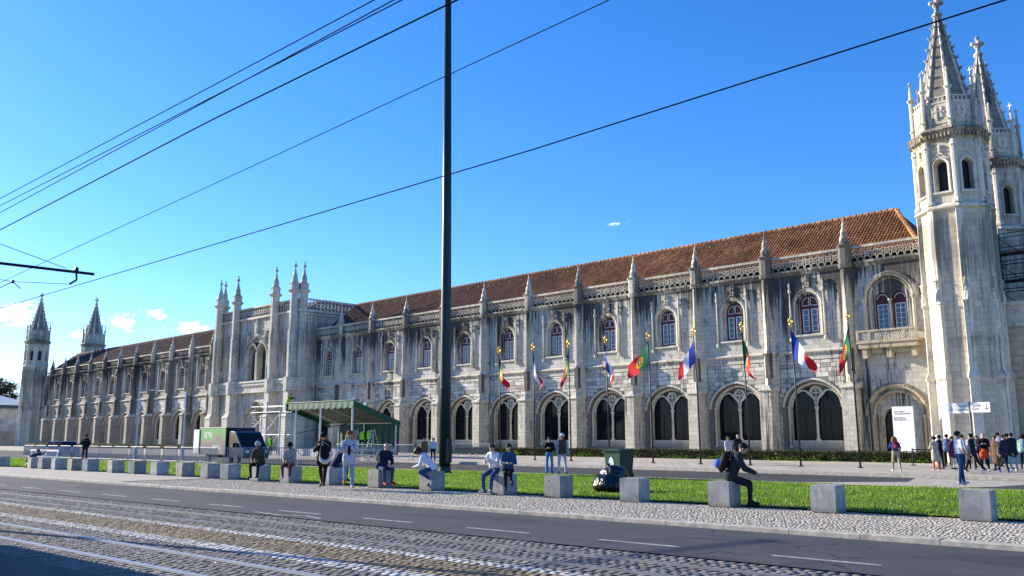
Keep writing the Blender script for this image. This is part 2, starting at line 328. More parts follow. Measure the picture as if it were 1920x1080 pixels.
def lay_setts(parent, name, zones, nearest=300):
    allV = []; allm = []; cen = []
    for (v0, v1, x0, x1, du, dv, zt, rot, mi) in zones:
        V, F, c = setts(v0, v1, x0, x1, du, dv, zt, rot); allV.append(V); allm.append(np.full(len(V), mi)); cen.append(c)
    V = np.concatenate(allV); mi = np.concatenate(allm); c = np.concatenate(cen)
    # in-view distance decides which ones are parts of their own
    az = np.degrees(np.arctan2(c[:, 0], c[:, 1])); d = np.hypot(c[:, 0], c[:, 1]); d[(az < -75) | (az > -14)] = 1e6
    dep = -c[:, 0]*sin(R(44))+c[:, 1]*cos(R(44)); d[dep < 10.4] = 1e6
    order = np.argsort(d); near = order[:nearest]; rest = order[nearest:]
    Fq = np.array([[4,5,6,7],[0,1,5,4],[1,2,6,5],[2,3,7,6],[3,0,4,7]])
    mats = [M['cobble'], M['cobble_w'], M['cpaint'], M['calc']]
    for i in near:
        o0 = V[i].mean(0); me = npmesh(name, V[i]-o0, Fq, mats[mi[i]]); link(me, name, parent, tuple(o0))
    Vr = V[rest].reshape(-1, 3); F = (np.arange(len(rest))[:, None, None]*8+Fq[None]).reshape(-1, 4)
    link(npmesh(name+'_field', Vr, F, mats, np.repeat(mi[rest], 5)), name+'_field', parent, kind='stuff')
TX0, TX1 = -60., -3.
z_ = -.0935
lay_setts(track, 'sett', [
 (5.2, 5.95, TX0, TX1, .155, .105, z_, .0, 0), (6.08, 6.88, TX0, TX1, .155, .10, z_, .06, 0), (7.0, 7.62, TX0, TX1, .155, .105, z_, .05, 0),
 (7.62, 8.0, TX0, TX1, .15, .095, z_+.004, .03, 2), (8.0, 9.02, TX0, TX1, .13, .10, z_, .0, 1), (9.02, 9.28, TX0, TX1, .15, .087, z_+.004, .0, 2), (9.28, 9.72, TX0, TX1, .155, .11, z_, .0, 0),
 (9.84, 10.64, TX0, TX1, .155, .10, z_, .06, 0), (10.78, 11.5, TX0, TX1, .155, .10, z_, .05, 0)])
band('track_far', 5.25, 11.45, -.088, M['cobble'], -330., TX0)
lay_setts(pavement, 'paving_cube', [(15.62, 20.0, -34., 1., .072, .07, -.0255, .35, 3)])
# rails: each a grooved steel bar
for i, v in enumerate((5.99, 6.94, 9.78, 10.71)):
    mb = MB(); x0, x1 = -330., 30.
    for a, b_, z in ((-.035, .018, -.072), (.034, .050, -.074)):
        p = [(x0, rv(v+a, x0)), (x1, rv(v+a, x1)), (x1, rv(v+b_, x1)), (x0, rv(v+b_, x0))]; mb.prism(p, -.12, z)
    o = mb.obj('tram_rail', M['rail'] if i < 2 else M['rail2'])
    tag(o, ['polished tram rail nearest the camera', 'second tram rail from the camera, inner rail of near track', 'third tram rail from the camera, beyond the brown median strip', 'farthest tram rail, closest to the asphalt lane'][i], 'rail', 'tram rails in the street')
# kerb stones
def kerb_row(parent, v0, x0, x1, step, z0, z1, w=.26, slope=.06, flip=False):
    mb = MB(); mb.prism([(0, 0), (step-.012, slope*step), (step-.012, slope*step+w), (0, w)], z0, z1-.012, ); mb.prism([(0, 0), (step-.012, slope*step), (step-.012, slope*step+w), (0, w)], z1-.0121, z1, [(0.008, .018), (step-.02, slope*step+.018), (step-.02, slope*step+w), (0.008, w)])
    me = mb.mesh('kerb_stone', M['kerb']); x = x0
    while x < x1:
        link(me, 'kerb_stone', parent, (x, v0+slope*x, RNG.normal(0, .004))); x += step
kerb_row(pavement, 15.30, -70, 3, 1.25, -.14, .005)
mb = MB(); mb.prism([(-330, rv(15.3, -330)), (-70.01, rv(15.3, -70.01)), (-70.01, rv(15.56, -70.01)), (-330, rv(15.56, -330))], -.14, .004); mb.obj('kerb_line', M['kerb'], pavement)
# lane dashes and the worn direction marks, sheets on the asphalt
mb = MB()
for k in range(-3, 46):
    x = -3.3-k*3.05*1.0; mb.add([(x, rv(12.34, x), -.076), (x+1.55, rv(12.34, x+1.55), -.076), (x+1.55, rv(12.46, x+1.55), -.076), (x, rv(12.46, x), -.076)], [(0, 1, 2, 3)])
mb.obj('lane_dashes', M['paint'], kind='structure')
mb = MB()
for (xa, va, xb, vb, w) in [(-18.6, 11.75, -17.4, 11.62, .09), (-17.4, 11.62, -16.8, 11.85, .08), (-16.9, 11.9, -16.0, 11.66, .09)]:
    mb.add([(xa, rv(va, xa), -.074), (xb, rv(vb, xb), -.074), (xb, rv(vb+w, xb), -.074), (xa, rv(va+w, xa), -.074)], [(0, 1, 2, 3)])
mb.obj('worn_arrow_mark', M['paint'], kind='structure')
# lawn
LB = [(-90, 22.0), (-62.5, 25.2), (-45, 28.2), (-32, 29.5), (-20, 30.0), (-8, 30.6), (5, 31.2), (20, 31.8)]
def lawn_back(x): return np.interp(x, [p[0] for p in LB], [p[1] for p in LB])
M['soil'] = mat('lawn_soil', (.035, .06, .012), .95, .3, 3)
sheet('lawn', [(20, rv(20., 20)), *[(x, y) for x, y in LB[::-1]], (-90, rv(20., -90))], .004, M['soil'])
def grass_mat():
    m, nt, b = newmat('grass_blades'); b.inputs['Roughness'].default_value = .55
    g = nt.nodes.new('ShaderNodeNewGeometry'); r = ramp(nt, [(0, (.11, .22, .010)), (.5, (.20, .36, .015)), (1, (.33, .50, .03))], g.outputs['Random Per Island'])
    dry = ramp(nt, [(.60, 0.), (.74, .6)], noise(nt, posvec(nt), .8, 6, .7)); r = mixc(nt, dry, r, (.30, .27, .07)); big = ramp(nt, [(.3, .55), (.7, 1.2)], noise(nt, posvec(nt), 1.7, 6, .7)); c = mixc(nt, 1., r, big, 'MULTIPLY'); nt.links.new(c, b.inputs['Base Color'])
    tr = nt.nodes.new('ShaderNodeBsdfTranslucent'); nt.links.new(c, tr.inputs['Color']); mx = nt.nodes.new('ShaderNodeMixShader'); mx.inputs[0].default_value = .45
    nt.links.new(b.outputs[0], mx.inputs[1]); nt.links.new(tr.outputs[0], mx.inputs[2]); nt.links.new(mx.outputs[0], nt.nodes['Material Output'].inputs['Surface']); return m
M['grass'] = grass_mat()
def blades(n, x0, x1, hmin, hmax, w):
    x = x0+(x1-x0)*RNG.random(n)**.8 if x1 < x0 else RNG.uniform(x0, x1, n)
    y0 = 19.98+.06*x+.035*np.sin(x*3.1)+.03*np.sin(x*7.7)-np.abs(RNG.normal(0, .03, n)); y = y0+(lawn_back(x)+.04-y0)*RNG.random(n); h = RNG.uniform(hmin, hmax, n)*(.65+.5*(np.sin(x*1.3+y*.9)*np.sin(y*1.7-x*.6)+.5)+(RNG.random(n) < .015)*1.2); a = RNG.uniform(0, pi, n)
    lx = RNG.normal(0, .35, n)*h; ly = RNG.normal(0, .35, n)*h; V = np.zeros((n, 3, 3))
    V[:, 0] = np.stack([x-np.cos(a)*w, y-np.sin(a)*w, np.full(n, .002)], 1); V[:, 1] = np.stack([x+np.cos(a)*w, y+np.sin(a)*w, np.full(n, .002)], 1); V[:, 2] = np.stack([x+lx, y+ly, h], 1)
    return V.reshape(-1, 3)
Vg = np.concatenate([blades(150000, 2., -40., .035, .085, .011), blades(45000, -40., -88., .05, .10, .022)])
gr = link(npmesh('lawn_grass', Vg, np.arange(len(Vg)).reshape(-1, 3), M['grass']), 'lawn_grass', kind='stuff')
# pale strip behind the lawn, far lane, far pavement
M['strip'] = mat('pale_concrete', (.44, .39, .31), .9, .2, 3, .2)
sheet('lawn_edging', [*[(x, y) for x, y in LB], *[(x, y+.75) for x, y in LB[::-1]]], .0, M['strip'])
sheet('pale_crossing', [(-16.5, 33.0), (-11.8, 31.4), (-9.6, 35.2), (-8.8, 40.2), (-14.2, 40.2), (-13.2, 36.5)], -.122, M['strip'])
sheet('far_pavement', [(-330, 40.9), (40, 40.9), (40, 78), (-330, 78)], .03, M['pave'])
fp = bpy.data.objects['far_pavement']
mb = MB(); mb.prism([(0, 0), (1.19, 0), (1.19, .3), (0, .3)], -.14, .04); kme = mb.mesh('kerb_stone', M['kerb'])
for i in range(62): link(kme, 'kerb_stone', fp, (-64+i*1.2, 40.6, RNG.normal(0, .004)))
mb = MB(); mb.prism([(-330, 40.6), (-64.01, 40.6), (-64.01, 40.9), (-330, 40.9)], -.14, .04); mb.obj('kerb_line', M['kerb'], fp)
# ------------------------------------------------ the monastery
FY = 63.0; B = 6.447; CZ = 14.2
wing = thing('monastery_wing', 'long pale stone monastery wing with tiled roof, arched windows and flags before it', 'building', (-58, FY, 0))
westwing = thing('monastery_wing', 'dark-stained west wing beyond the pinnacled portal block, shorter in view', 'building', (-155, FY, 0))
def rel(p, x, y=0, z=0): return (x-p.location.x, y, z)
HOOD = dict(hw=2.5, zs=3.95, rise=2.15)
def arch_x(z, hw, zs, rise):
    if z <= zs: return hw
    pts = arch_pts(0, hw, zs, rise, n=40)
    for x, zz in reversed(pts):
        if x >= 0 and zz >= z: return x
    return 0.
def bay_meshes():
    D = {}
    h = B/2
    arch = opening(0, 2.3, .9, 3.95, 1.98); win = opening(0, .97, 9.42, 11.72, .98, p=2, q=.5, point=0)
    D['wall'] = MB().panel([(-h, 7.5), (h, 7.5), (h, CZ), (-h, CZ)], [win], 0, .36); D['wall'].panel([(-h, 0), (h, 0), (h, 7.5), (-h, 7.5)], [], 0, .36, 1) if False else D['wall'].panel([(-h, 0), (h, 0), (h, 7.5), (-h, 7.5)], [arch], 0, .36, 1)
    D['wall'].panel(opening(0, 2.3, .9, 3.95, 1.98), [opening(0, 2.0, 1.3, 3.95, 1.72)], .36, .34, 2)
    D['wall'].panel(win, [opening(0, .77, 9.52, 11.72, .86, p=2, q=.5, point=0)], .16, .22)
    a = MB().sweep(arch_pts(0, 2.33, 3.95, 2.0, n=14), [(0, 0), (0, -.07), (.06, -.13), (.16, -.10), (.20, 0)])
    a.sweep(arch_pts(0, 2.02, 3.95, 1.74, n=14), [(0, .36), (.02, .28), (.10, .24), (.17, .30), (.2, .36)])
    for s in (-1, 1):
        a.tube([(s*2.14, .30, .95), (s*2.14, .30, 3.85)], .085, 7); a.lathe([(.16, 0), (.16, .12), (.1, .2)], 8, (s*2.14, .30, .9)); a.lathe([(.09, 0), (.15, .12), (.16, .2)], 8, (s*2.14, .30, 3.82))
    D['arch_moulding'] = a
    t = MB(); t.tube([(0, .50, 1.44), (0, .50, 3.9)], .105, 8); t.lathe([(.2, 0), (.2, .2), (.12, .34)], 8, (0, .50, 1.3)); t.lathe([(.11, 0), (.18, .16), (.19, .24)], 8, (0, .50, 3.72))
    for s in (-1, 1):
        t.sweep([(s*1.0+x*.97*s*-1 if s < 0 else s*1.0+x*.97, z) for x, z in arch_pts(0, 1., 3.95, 1.28, n=9)], [(-.05, .58), (-.07, .46), (.05, .44), (.07, .58)])
    t.torus((0, .50, 5.02), .45, .085, 18, 5)
    for k in range(4):
        q = pi/4+k*pi/2; t.torus((.2*cos(q), .50, 5.02+.2*sin(q)), .17, .04, 10, 4)
    t.tube([(-.34, .5, 4.68), (-.62, .5, 4.98), (-.9, .5, 5.25)], .06, 5); t.tube([(.34, .5, 4.68), (.62, .5, 4.98), (.9, .5, 5.25)], .06, 5)
    D['tracery'] = t
    D['sill_wall'] = MB().box(-2.0, 2.0, .42, .9, .2, 1.44)
    g = MB(); g.panel(opening(-1., .98, 1.44, 3.9, 1.5, n=6), [], .66); D['glass_l'] = g
    g = MB(); g.panel(opening(1., .98, 1.44, 3.9, 1.5, n=6), [], .66); D['glass_r'] = g
    bars = MB()
    for s in (-1, 1): bars.box(s*1.0-.92, s*1.0+.92, .61, .645, 3.62, 3.66); bars.box(s*1.0-.012, s*1.0+.012, .615, .645, 1.44, 3.62)
    D['glazing_bars'] = bars
    # upper window
    fr = MB(); out = opening(0, .765, 9.53, 11.72, .855, p=2, q=.5, point=0)
    def lun(s): return [(s*.09, 11.72)]+[(s*(.09+.5*sin(t*pi/2/6)), 11.72+.60*cos(t*pi/2/6)) for t in range(7)]
    hl = [[(s*.09, 9.66), (s*.60, 9.66), (s*.60, 11.42), (s*.09, 11.42)] for s in (-1, 1)]
    fr.panel(out, hl+[lun(-1), lun(1)], .34, .06); D['frame'] = fr
    wb = MB()
    for s in (-1, 1):
        x0, x1 = (s*.09, s*.60) if s > 0 else (-.60, -.09)
        w = .055
        for (a0, a1, b0, b1) in ((x0, x1, 9.66, 9.66+w), (x0, x1, 11.42-w, 11.42), (x0, x0+w, 9.66+w, 11.42-w), (x1-w, x1, 9.66+w, 11.42-w)): wb.box(a0, a1, .325, .38, b0, b1)
        for k in (1, 2, 3): wb.box(x0+w, x1-w, .335, .375, 9.66+k*.44-.018, 9.66+k*.44+.018)
        L_ = lun(s); wb.sweep(L_, [(0, .33), (.05*s, .33), (.05*s, .38)], close=True)
    D['window_bars'] = wb
    D['pane'] = MB().box(-.20, .20, .365, .372, 9.66+.06, 9.66+.42)
    D['lunette'] = MB().panel(opening(0, .62, 11.70, 11.72, .66, n=8, p=2, q=.5, point=0), [], .39)
    su = MB(); path = [(-1.12, 9.4)]+arch_pts(0, 1.12, 11.72, 1.12, n=10, p=2, q=.5, point=0)+[(1.12, 9.4)]
    su.sweep(path, [(-.12, .02), (-.12, -.05), (-.02, -.1), (.05, -.04), (.08, -.09), (.15, -.06), (.17, .01)])
    su.box(-1.22, 1.22, -.16, .12, 9.28, 9.42)
    D['window_moulding'] = su
    col = MB(); col.tube([(0, -.14, 9.12), (0, -.14, 12.7)], .085, 7); col.lathe([(.03, 0), (.15, .14), (.16, .3), (.1, .4)], 7, (0, -.14, 8.85))
    for z in (10.4, 11.7): col.lathe([(.085, 0), (.125, .05), (.085, .1)], 7, (0, -.14, z))
    col.lathe([(.09, 0), (.15, .1), (.14, .25), (.09, .5), (.14, .7), (.03, 1.0)], 7, (0, -.14, 12.68)); D['colonnette'] = col
    fi = MB()
    for i in range(9):
        t = i/8; x = -.75+1.5*t; z = 12.72+.62*(1-abs(2*t-1))**1.6; fi.ball((x, -.09, z), .07+.03*(i % 2), 6, 4)
    fi.lathe([(.06, 0), (.1, .18), (.04, .3), (.17, .48), (.06, .62), (.12, .72), (.02, .85)], 7, (0, -.11, 13.15)); D['ogee_finial'] = fi
    st = MB(); e = h-.61; st.sweep([(-e, 8.02), (e, 8.02)], [(-.05, 0), (-.04, -.1), (.06, -.24), (.14, -.24), (.26, 0)]); st.sweep([(-e, 7.52), (e, 7.52)], [(-.03, 0), (0, -.06), (.06, -.06), (.08, 0)])
    for i in range(13): st.box(-e+.2+i*.38, -e+.36+i*.38, -.09, 0, 7.86+.03*(i % 3), 7.98)
    D['string_course'] = st
    e = h-.52; c = MB(); c.sweep([(-e, CZ), (e, CZ)], [(-.12, 0), (-.1, -.08), (.05, -.2), (.16, -.34), (.30, -.36), (.34, -.1)]); c.box(-h, h, -.1, .45, CZ, CZ+.33); D['cornice'] = c
    D['top_rail'] = MB().box(-e, e, -.30, .02, 15.5, 15.68)
    br = MB(); n = 10; w = 2*e/n
    for i in range(n):
        x = -e+(i+.5)*w; br.torus((x, -.14, 15.02), .205, .042, 12, 4)
        br.torus((x, -.14, 15.02), .09, .03, 8, 4)
        for s in (-1, 1):
            for q in (-1, 1): br.tube([(x+s*.14, -.14, 15.02+q*.14), (x+s*w*.5, -.14, 15.02+q*.46)], .036, 4, caps=False)
        br.torus((x+w/2, -.14, 15.34), .085, .03, 8, 4); br.torus((x+w/2, -.14, 14.70), .085, .03, 8, 4)
    D['balustrade_tracery'] = br
    return D
BM = bay_meshes()
BMAT = dict(wall='wall', arch_moulding='trim', tracery='trim', sill_wall='trim', glass_l='glass', glass_r='glass', glazing_bars='dark', frame='red', window_bars='white', pane='pane', lunette='red',
            window_moulding='trim', colonnette='trim', ogee_finial='carve', string_course='trim', cornice='trim', top_rail='balus', balustrade_tracery='balus')
def meshes(over={}): return {k: BM[k].mesh(k, [M[q] for q in over.get(k, [BMAT[k]])], smooth=k in ('colonnette',)) for k in BM}
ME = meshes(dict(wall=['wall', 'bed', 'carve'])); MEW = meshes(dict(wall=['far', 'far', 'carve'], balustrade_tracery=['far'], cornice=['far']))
def buttress_meshes(wallm, lowm='pier'):
    lo = MB().box(-.48, .48, -1.35, 0, .55, 5.2); lo.box(-.56, .56, -1.45, 0, 0, .55)
    cap = MB(); cap.prism([(-.58, 0), (-.58, -1.48), (.58, -1.48), (.58, 0)], 5.2, 5.28); cap.prism([(-.58, 0), (-.58, -1.48), (.58, -1.48), (.58, 0)], 5.2801, 5.7, [(-.62, 0), (-.05, -.86), (.05, -.86), (.62, 0)])
    mid = MB().prism([(-.64, 0), (-.02, -.84), (.02, -.84), (.64, 0)], 5.5, 8.05); mid.prism([(-.64, 0), (-.02, -.84), (.02, -.84), (.64, 0)], 8.0501, 8.45, [(-.56, 0), (-.02, -.66), (.02, -.66), (.56, 0)])
    wb = MB().box(-.12, .30, -.86, -.2, 6.2, 8.12)
    up = MB().prism([(-.56, 0), (-.02, -.66), (.02, -.66), (.56, 0)], 8.44, 14.35)
    hd = MB(); oc = lambda r, a=pi/8: [(r*cos(a+k*pi/4), -.22+r*sin(a+k*pi/4)) for k in range(8)]
    hd.prism(oc(.50), 14.1, 14.4, oc(.58)); hd.prism(oc(.48), 14.4, 15.62); hd.prism(oc(.5), 15.62, 15.8, oc(.64)); hd.prism(oc(.64), 15.8, 15.88, oc(.5))
    pn = MB(); pr = [(.40*(1-j/15)**1.05+.035, 15.88+j*.125) for j in range(16)]; pn.lathe(pr, 10, (0, -.22, 0), star=.20, twist=.28); pn.ball((0, -.22, 17.82), .07, 6, 4)
    return [('lower_pier', lo.mesh('lower_pier', M[lowm])), ('cap', cap.mesh('cap', M['trim'])), ('mid_prow', mid.mesh('mid_prow', M[wallm])), ('upper_prow', up.mesh('upper_prow', M[wallm])), ('weathered_block', wb.mesh('weathered_block', M['black'])), ('head', hd.mesh('head', M['trim'])), ('pinnacle', pn.mesh('pinnacle', M['trim'], True))]
BUT = buttress_meshes('pier'); BUTW = buttress_meshes('far', 'far'); BUTD = buttress_meshes('fard', 'far')
def buttress(parent, x, parts):
    b = link(parts[0][1], 'buttress', parent, rel(parent, x))
    for n, me in parts[1:]: link(me, n, b)
    return b
stone_me = MB().box(-.5, .5, -.5, .5, -.5, .5).mesh('stone_block', None) if False else None
def block_mesh():
    mb = MB(); mb.add([(-.5,.5,-.5),(.5,.5,-.5),(.5,.5,.5),(-.5,.5,.5),(-.485,-.5,-.47),(.485,-.5,-.47),(.485,-.5,.47),(-.485,-.5,.47)], [(4,5,6,7),(0,1,5,4),(1,2,6,5),(2,3,7,6),(3,0,4,7)])
    return mb
def block_mat(name):
    m = stone(name, (.59, .555, .475), 1.0, ashlar=False, blotch=.65); nt = m.node_tree; b = nt.nodes['Principled BSDF']; src = b.inputs['Base Color'].links[0].from_socket
    oi = nt.nodes.new('ShaderNodeObjectInfo'); g = nt.nodes.new('ShaderNodeNewGeometry'); r = math_(nt, 'FRACT', math_(nt, 'ADD', oi.outputs['Random'], g.outputs['Random Per Island']))
    nt.links.new(mixc(nt, 1., src, ramp(nt, [(0, .58), (.4, .95), (1, 1.22)], r), 'MULTIPLY'), b.inputs['Base Color']); return m
M['block'] = block_mat('ashlar_block'); BLK = block_mesh().mesh('stone', M['block'])
def bay_stones(rnd):
    out = []; z = .62; row = 0
    while z < 7.35:
        hgt = rnd.choice((.30, .33, .36, .38)); z1 = min(z+hgt, 7.46)
        xa = arch_x(z, 2.56, 3.95, 2.18) if z > .8 else 2.56
        if z > 6.1: xa = 0
        e = B/2-(.52 if z1 < 5.2 else .67)
        for lo, hi in (((-e, -xa), (xa, e)) if xa > .05 else ((-e, e),)):
            x = lo
            while hi-x > .12:
                w = rnd.uniform(.45, 1.05); w = hi-x if hi-x-w < .3 else w
                out.append(((x+w/2, (z+z1)/2), (w-.022, z1-z-.020), rnd.uniform(.012, .034))); x += w
        z = z1; row += 1
    return out
def bay(parent, x, D, W_=B, stones=0, panes=True):
    sx = W_/B; sc = (sx, 1, 1); P = lambda n, me, par=None, loc=None: link(D[me], n, par or parent, loc or rel(parent, x), scale=None if par else sc)
    w = P('wall', 'wall'); P('cornice', 'cornice'); P('string_course', 'string_course')
    a = P('arched_window', 'arch_moulding')
    for n, me in (('tracery', 'tracery'), ('sill', 'sill_wall'), ('glass', 'glass_l'), ('glass', 'glass_r'), ('glazing_bars', 'glazing_bars')): link(D[me], n, a)
    u = P('upper_window', 'window_moulding')
    for n, me in (('frame', 'frame'), ('window_bars', 'window_bars'), ('lunette', 'lunette'), ('finial', 'ogee_finial')): link(D[me], n, u)
    for s in (-1.36, 1.36): link(D['colonnette'], 'colonnette', u, (s, 0, 0))
    for s in (-.345, .345):
        for k in range(4): link(D['pane'], 'pane', u, (s, 0, k*.44))
    b = P('balustrade', 'top_rail'); link(D['balustrade_tracery'], 'tracery', b)
    rnd = random.Random(int(x*10))
    sts = bay_stones(rnd)
    if stones == 1:
        for (cx, cz), (w_, h_), pr in sts: link(BLK, 'stone', w, (cx, -pr/2+.02, cz), scale=(w_, pr+.04, h_))
    elif stones == 2:
        mb = MB(); src = block_mesh()
        for (cx, cz), (w_, h_), pr in sts: mb.add([(cx+v[0]*w_, -pr/2+.02+v[1]*(pr+.04), cz+v[2]*h_) for v in src.v], src.f)
        mb.obj('stones', M['block'], w, kind='stuff')
PX = [-26.02-B*k for k in range(11)]
for k in range(10): bay(wing, (PX[k]+PX[k+1])/2, ME, B, 1 if k < 3 else 2)
for x in PX: buttress(wing, x, BUT)
# last bay against the portal block
bay(wing, -93.5, ME, 6.0, 2)
# portal bay at the near end
XA, XB = PX[0], -20.55; XC = -23.15
mb = MB(); Lr = lambda cx, r, z0, zs: opening(cx, r, z0, zs, r, p=2, q=.5, point=0)
mb.panel([(XA-XC, 0), (XB-XC, 0), (XB-XC, CZ), (XA-XC, CZ)], [Lr(0, 1.98, .0001, 3.2), Lr(0, 1.62, 9.0, 11.55)], 0, .3)
mb.panel(Lr(0, 1.98, .0001, 3.2), [Lr(0, 1.62, .0002, 3.2)], .3, .3); mb.panel(Lr(0, 1.62, .0002, 3.2), [Lr(-.28, .95, .0003, 2.85)], .6, .35)
mb.panel(Lr(0, 1.62, 9.0, 11.55), [Lr(-.62, .50, 9.3, 11.55), Lr(.62, .50, 9.3, 11.55)], .3, .25)
mb.obj('wall', M['wall'], wing, rel(wing, XC))
pd = MB(); path = [(-2.0, .5)]+arch_pts(0, 2.0, 3.2, 2.0, n=14, p=2, q=.5, point=0)+[(2.0, .5)]
pd.sweep(arch_pts(0, 1.98, 3.2, 1.98, n=16, p=2, q=.5, point=0), [(0, 0), (0, -.1), (.1, -.16), (.22, -.12), (.26, -.02), (.30, -.08), (.36, 0)])
for i in range(26):
    t = pi*(i+.5)/26; pd.ball((2.12*cos(t)*1.0, -.13, 3.2+2.12*sin(t)), .075, 6, 4)
pd.sweep(arch_pts(0, 1.60, 3.2, 1.60, n=14, p=2, q=.5, point=0), [(0, .3), (.0, .22), (.1, .17), (.2, .22), (.22, .3)])
for s in (-1, 1):
    for x, y, r in ((1.80, .17, .11), (1.45, .48, .09)):
        pd.tube([(s*x, y, .4), (s*x, y, 3.05)], r, 8); pd.lathe([(r*2, 0), (r*2, .25), (r*1.2, .4)], 8, (s*x, y, .05)); pd.lathe([(r, 0), (r*1.9, .18), (r*2, .26)], 8, (s*x, y, 2.98))
dr = pd.obj('doorway', M['carve'], wing, rel(wing, XC), smooth=False)
MB().panel(Lr(-.28, .96, .02, 2.85), [], .93).obj('door_glass', M['glass'], dr)
wn = MB(); wn.sweep(arch_pts(0, 1.62, 11.55, 1.62, n=16, p=2, q=.5, point=0), [(0, 0), (0, -.1), (.12, -.18), (.2, -.1), (.26, -.16), (.36, -.10), (.40, 0)])
wn.sweep(arch_pts(0, 1.40, 11.55, 1.42, n=14, p=2, q=.5, point=0), [(0, .3), (0, .2), (.12, .12), (.24, .2), (.26, .3)])
for s in (-1, 1):
    wn.tube([(s*1.74, -.1, 9.1), (s*1.74, -.1, 11.45)], .12, 8); wn.lathe([(.13, 0), (.22, .15), (.23, .25)], 8, (s*1.74, -.1, 11.35)); wn.tube([(s*1.42, .16, 9.1), (s*1.42, .16, 11.5)], .08, 7)
wn.tube([(0, .22, 9.3), (0, .22, 11.4)], .11, 8); wn.lathe([(.1, 0), (.19, .14), (.2, .24)], 8, (0, .22, 11.3))
bw = wn.obj('balcony_window', M['trim'], wing, rel(wing, XC))
for s in (-.62, .62):
    f = MB(); f.panel(Lr(s, .5, 9.3, 11.55), [[(s-.38, 9.42), (s+.38, 9.42), (s+.38, 11.2), (s-.38, 11.2)], [(s-.34, 11.56)]+[(s-.34*cos(t*pi/8), 11.56+.34*sin(t*pi/8)) for t in range(1, 8)]+[(s+.34, 11.56)]], .47, .06); f.obj('frame', M['red'], bw)
    g = MB()
    for (a, b_, c_, d_) in ((s-.38, s+.38, 9.42, 9.47), (s-.38, s+.38, 11.15, 11.2), (s-.38, s-.33, 9.47, 11.15), (s+.33, s+.38, 9.47, 11.15), (s-.02, s+.02, 9.47, 11.15)): g.box(a, b_, .46, .52, c_, d_)
    for k in range(1, 5): g.box(s-.33, s+.33, .465, .515, 9.42+k*.356-.016, 9.42+k*.356+.016)
    g.sweep([(s+.34*cos(t*pi/10), 11.56+.34*sin(t*pi/10)) for t in range(11)], [(0, .465), (-.05, .465), (-.05, .52)]); g.obj('window_bars', M['white'], bw)
    MB().panel(Lr(s, .45, 11.4, 11.5), [], .535).obj('lunette', M['red'], bw)
    for i in (-1, 1):
        for k in range(5): MB().box(s+i*.175-.155, s+i*.175+.155, .505, .512, 9.44+k*.356, 9.76+k*.356).obj('pane', M['pane'], bw)
bl = MB(); bl.box(-2.15, 2.1, -1.0, 0, 8.30, 8.52); bl.prism([(-2.05, 0), (-2.05, -.9), (2.0, -.9), (2.0, 0)], 7.95, 8.30); bl.prism([(-1.9, 0), (-1.9, -.5), (1.9, -.5), (1.9, 0)], 7.6, 7.95); bl.box(-2.15, 2.1, -1.04, -.84, 9.12, 9.24)
for x in (-2.05, -1.2, 1.2, 2.0): bl.box(x-.09, x+.09, -1.02, -.86, 8.52, 9.12)
for x in (-1.7, 0, 1.7): bl.prism([(x-.16, -.05), (x-.16, -.7), (x+.16, -.7), (x+.16, -.05)], 7.25, 7.95)
bo = bl.obj('balcony', M['carve'], wing, rel(wing, XC)); lt = MB()
for i in range(26):
    x = -1.95+i*.155
    for s in (-1, 1): lt.tube([(x-s*.09, -.93, 8.53), (x+s*.09, -.93, 9.12)], .026, 4, caps=False)
lt.obj('lattice', M['trim'], bo)
c = MB(); c.sweep([(XA+.66-XC, CZ), (XB-XC, CZ)], [(-.12, 0), (-.1, -.08), (.05, -.2), (.16, -.34), (.30, -.36), (.34, -.1)]); c.box(XA-XC, XB-XC, -.1, .45, CZ, CZ+.33); c.obj('cornice', M['trim'], wing, rel(wing, XC))
b_ = link(ME['top_rail'], 'balustrade', wing, rel(wing, XC-.05), scale=(.90, 1, 1)); link(ME['balustrade_tracery'], 'tracery', b_)
dm = MB().tube([(XA-XC+1.02, -.12, .2), (XA-XC+1.02, -.12, 6.4), (XA-XC+.95, -.12, 7.6)], .05, 6); dm.obj('drainpipe', M['dark'], wing, rel(wing, XC))
MB().box(-96.2, -20.6, 1.05, 11.2, 0, 15.0).obj('core', M['wall'], wing, rel(wing, 0))
# roofs: real barrel tiles over a sheet
def tiles(x0, x1, ye, ze, yr, zr, du=.27, dl=.44, hip1=None):
    L_ = sqrt((yr-ye)**2+(zr-ze)**2); nx = int((x1-x0)/du); nr = int(L_/dl); dy = (yr-ye)/L_; dz = (zr-ze)/L_
    i, j = np.meshgrid(np.arange(nx), np.arange(nr)); i = i.ravel(); j = j.ravel(); x = x0+(i+.5)*du; s = j*dl
    if hip1 is not None: k = s < np.where(x > hip1, (x1-x)/(x1-hip1)*L_, 1e9); i, j, x, s = i[k], j[k], x[k], s[k]
    n = len(x); V = np.zeros((n, 8, 3)); r = du*.40; x = x+RNG.normal(0, .006, n); sk = RNG.normal(0, .008, n)
    for a in range(4):
        t = pi*a/3; 
        for e, (ds, rr, lift) in enumerate(((-.03, 1.08, .045), (dl+.03, .86, .0))):
            h = np.sin(t)*r*rr+lift; q = s+ds
            V[:, e*4+a, 0] = x-np.cos(t)*r*rr+sk*e; V[:, e*4+a, 1] = ye+dy*q-dz*h; V[:, e*4+a, 2] = ze+dz*q+dy*h
    Fq = np.array([[0,1,5,4],[1,2,6,5],[2,3,7,6],[0,1,2,3]]); return V.reshape(-1, 3), (np.arange(n)[:, None, None]*8+Fq[None]).reshape(-1, 4)
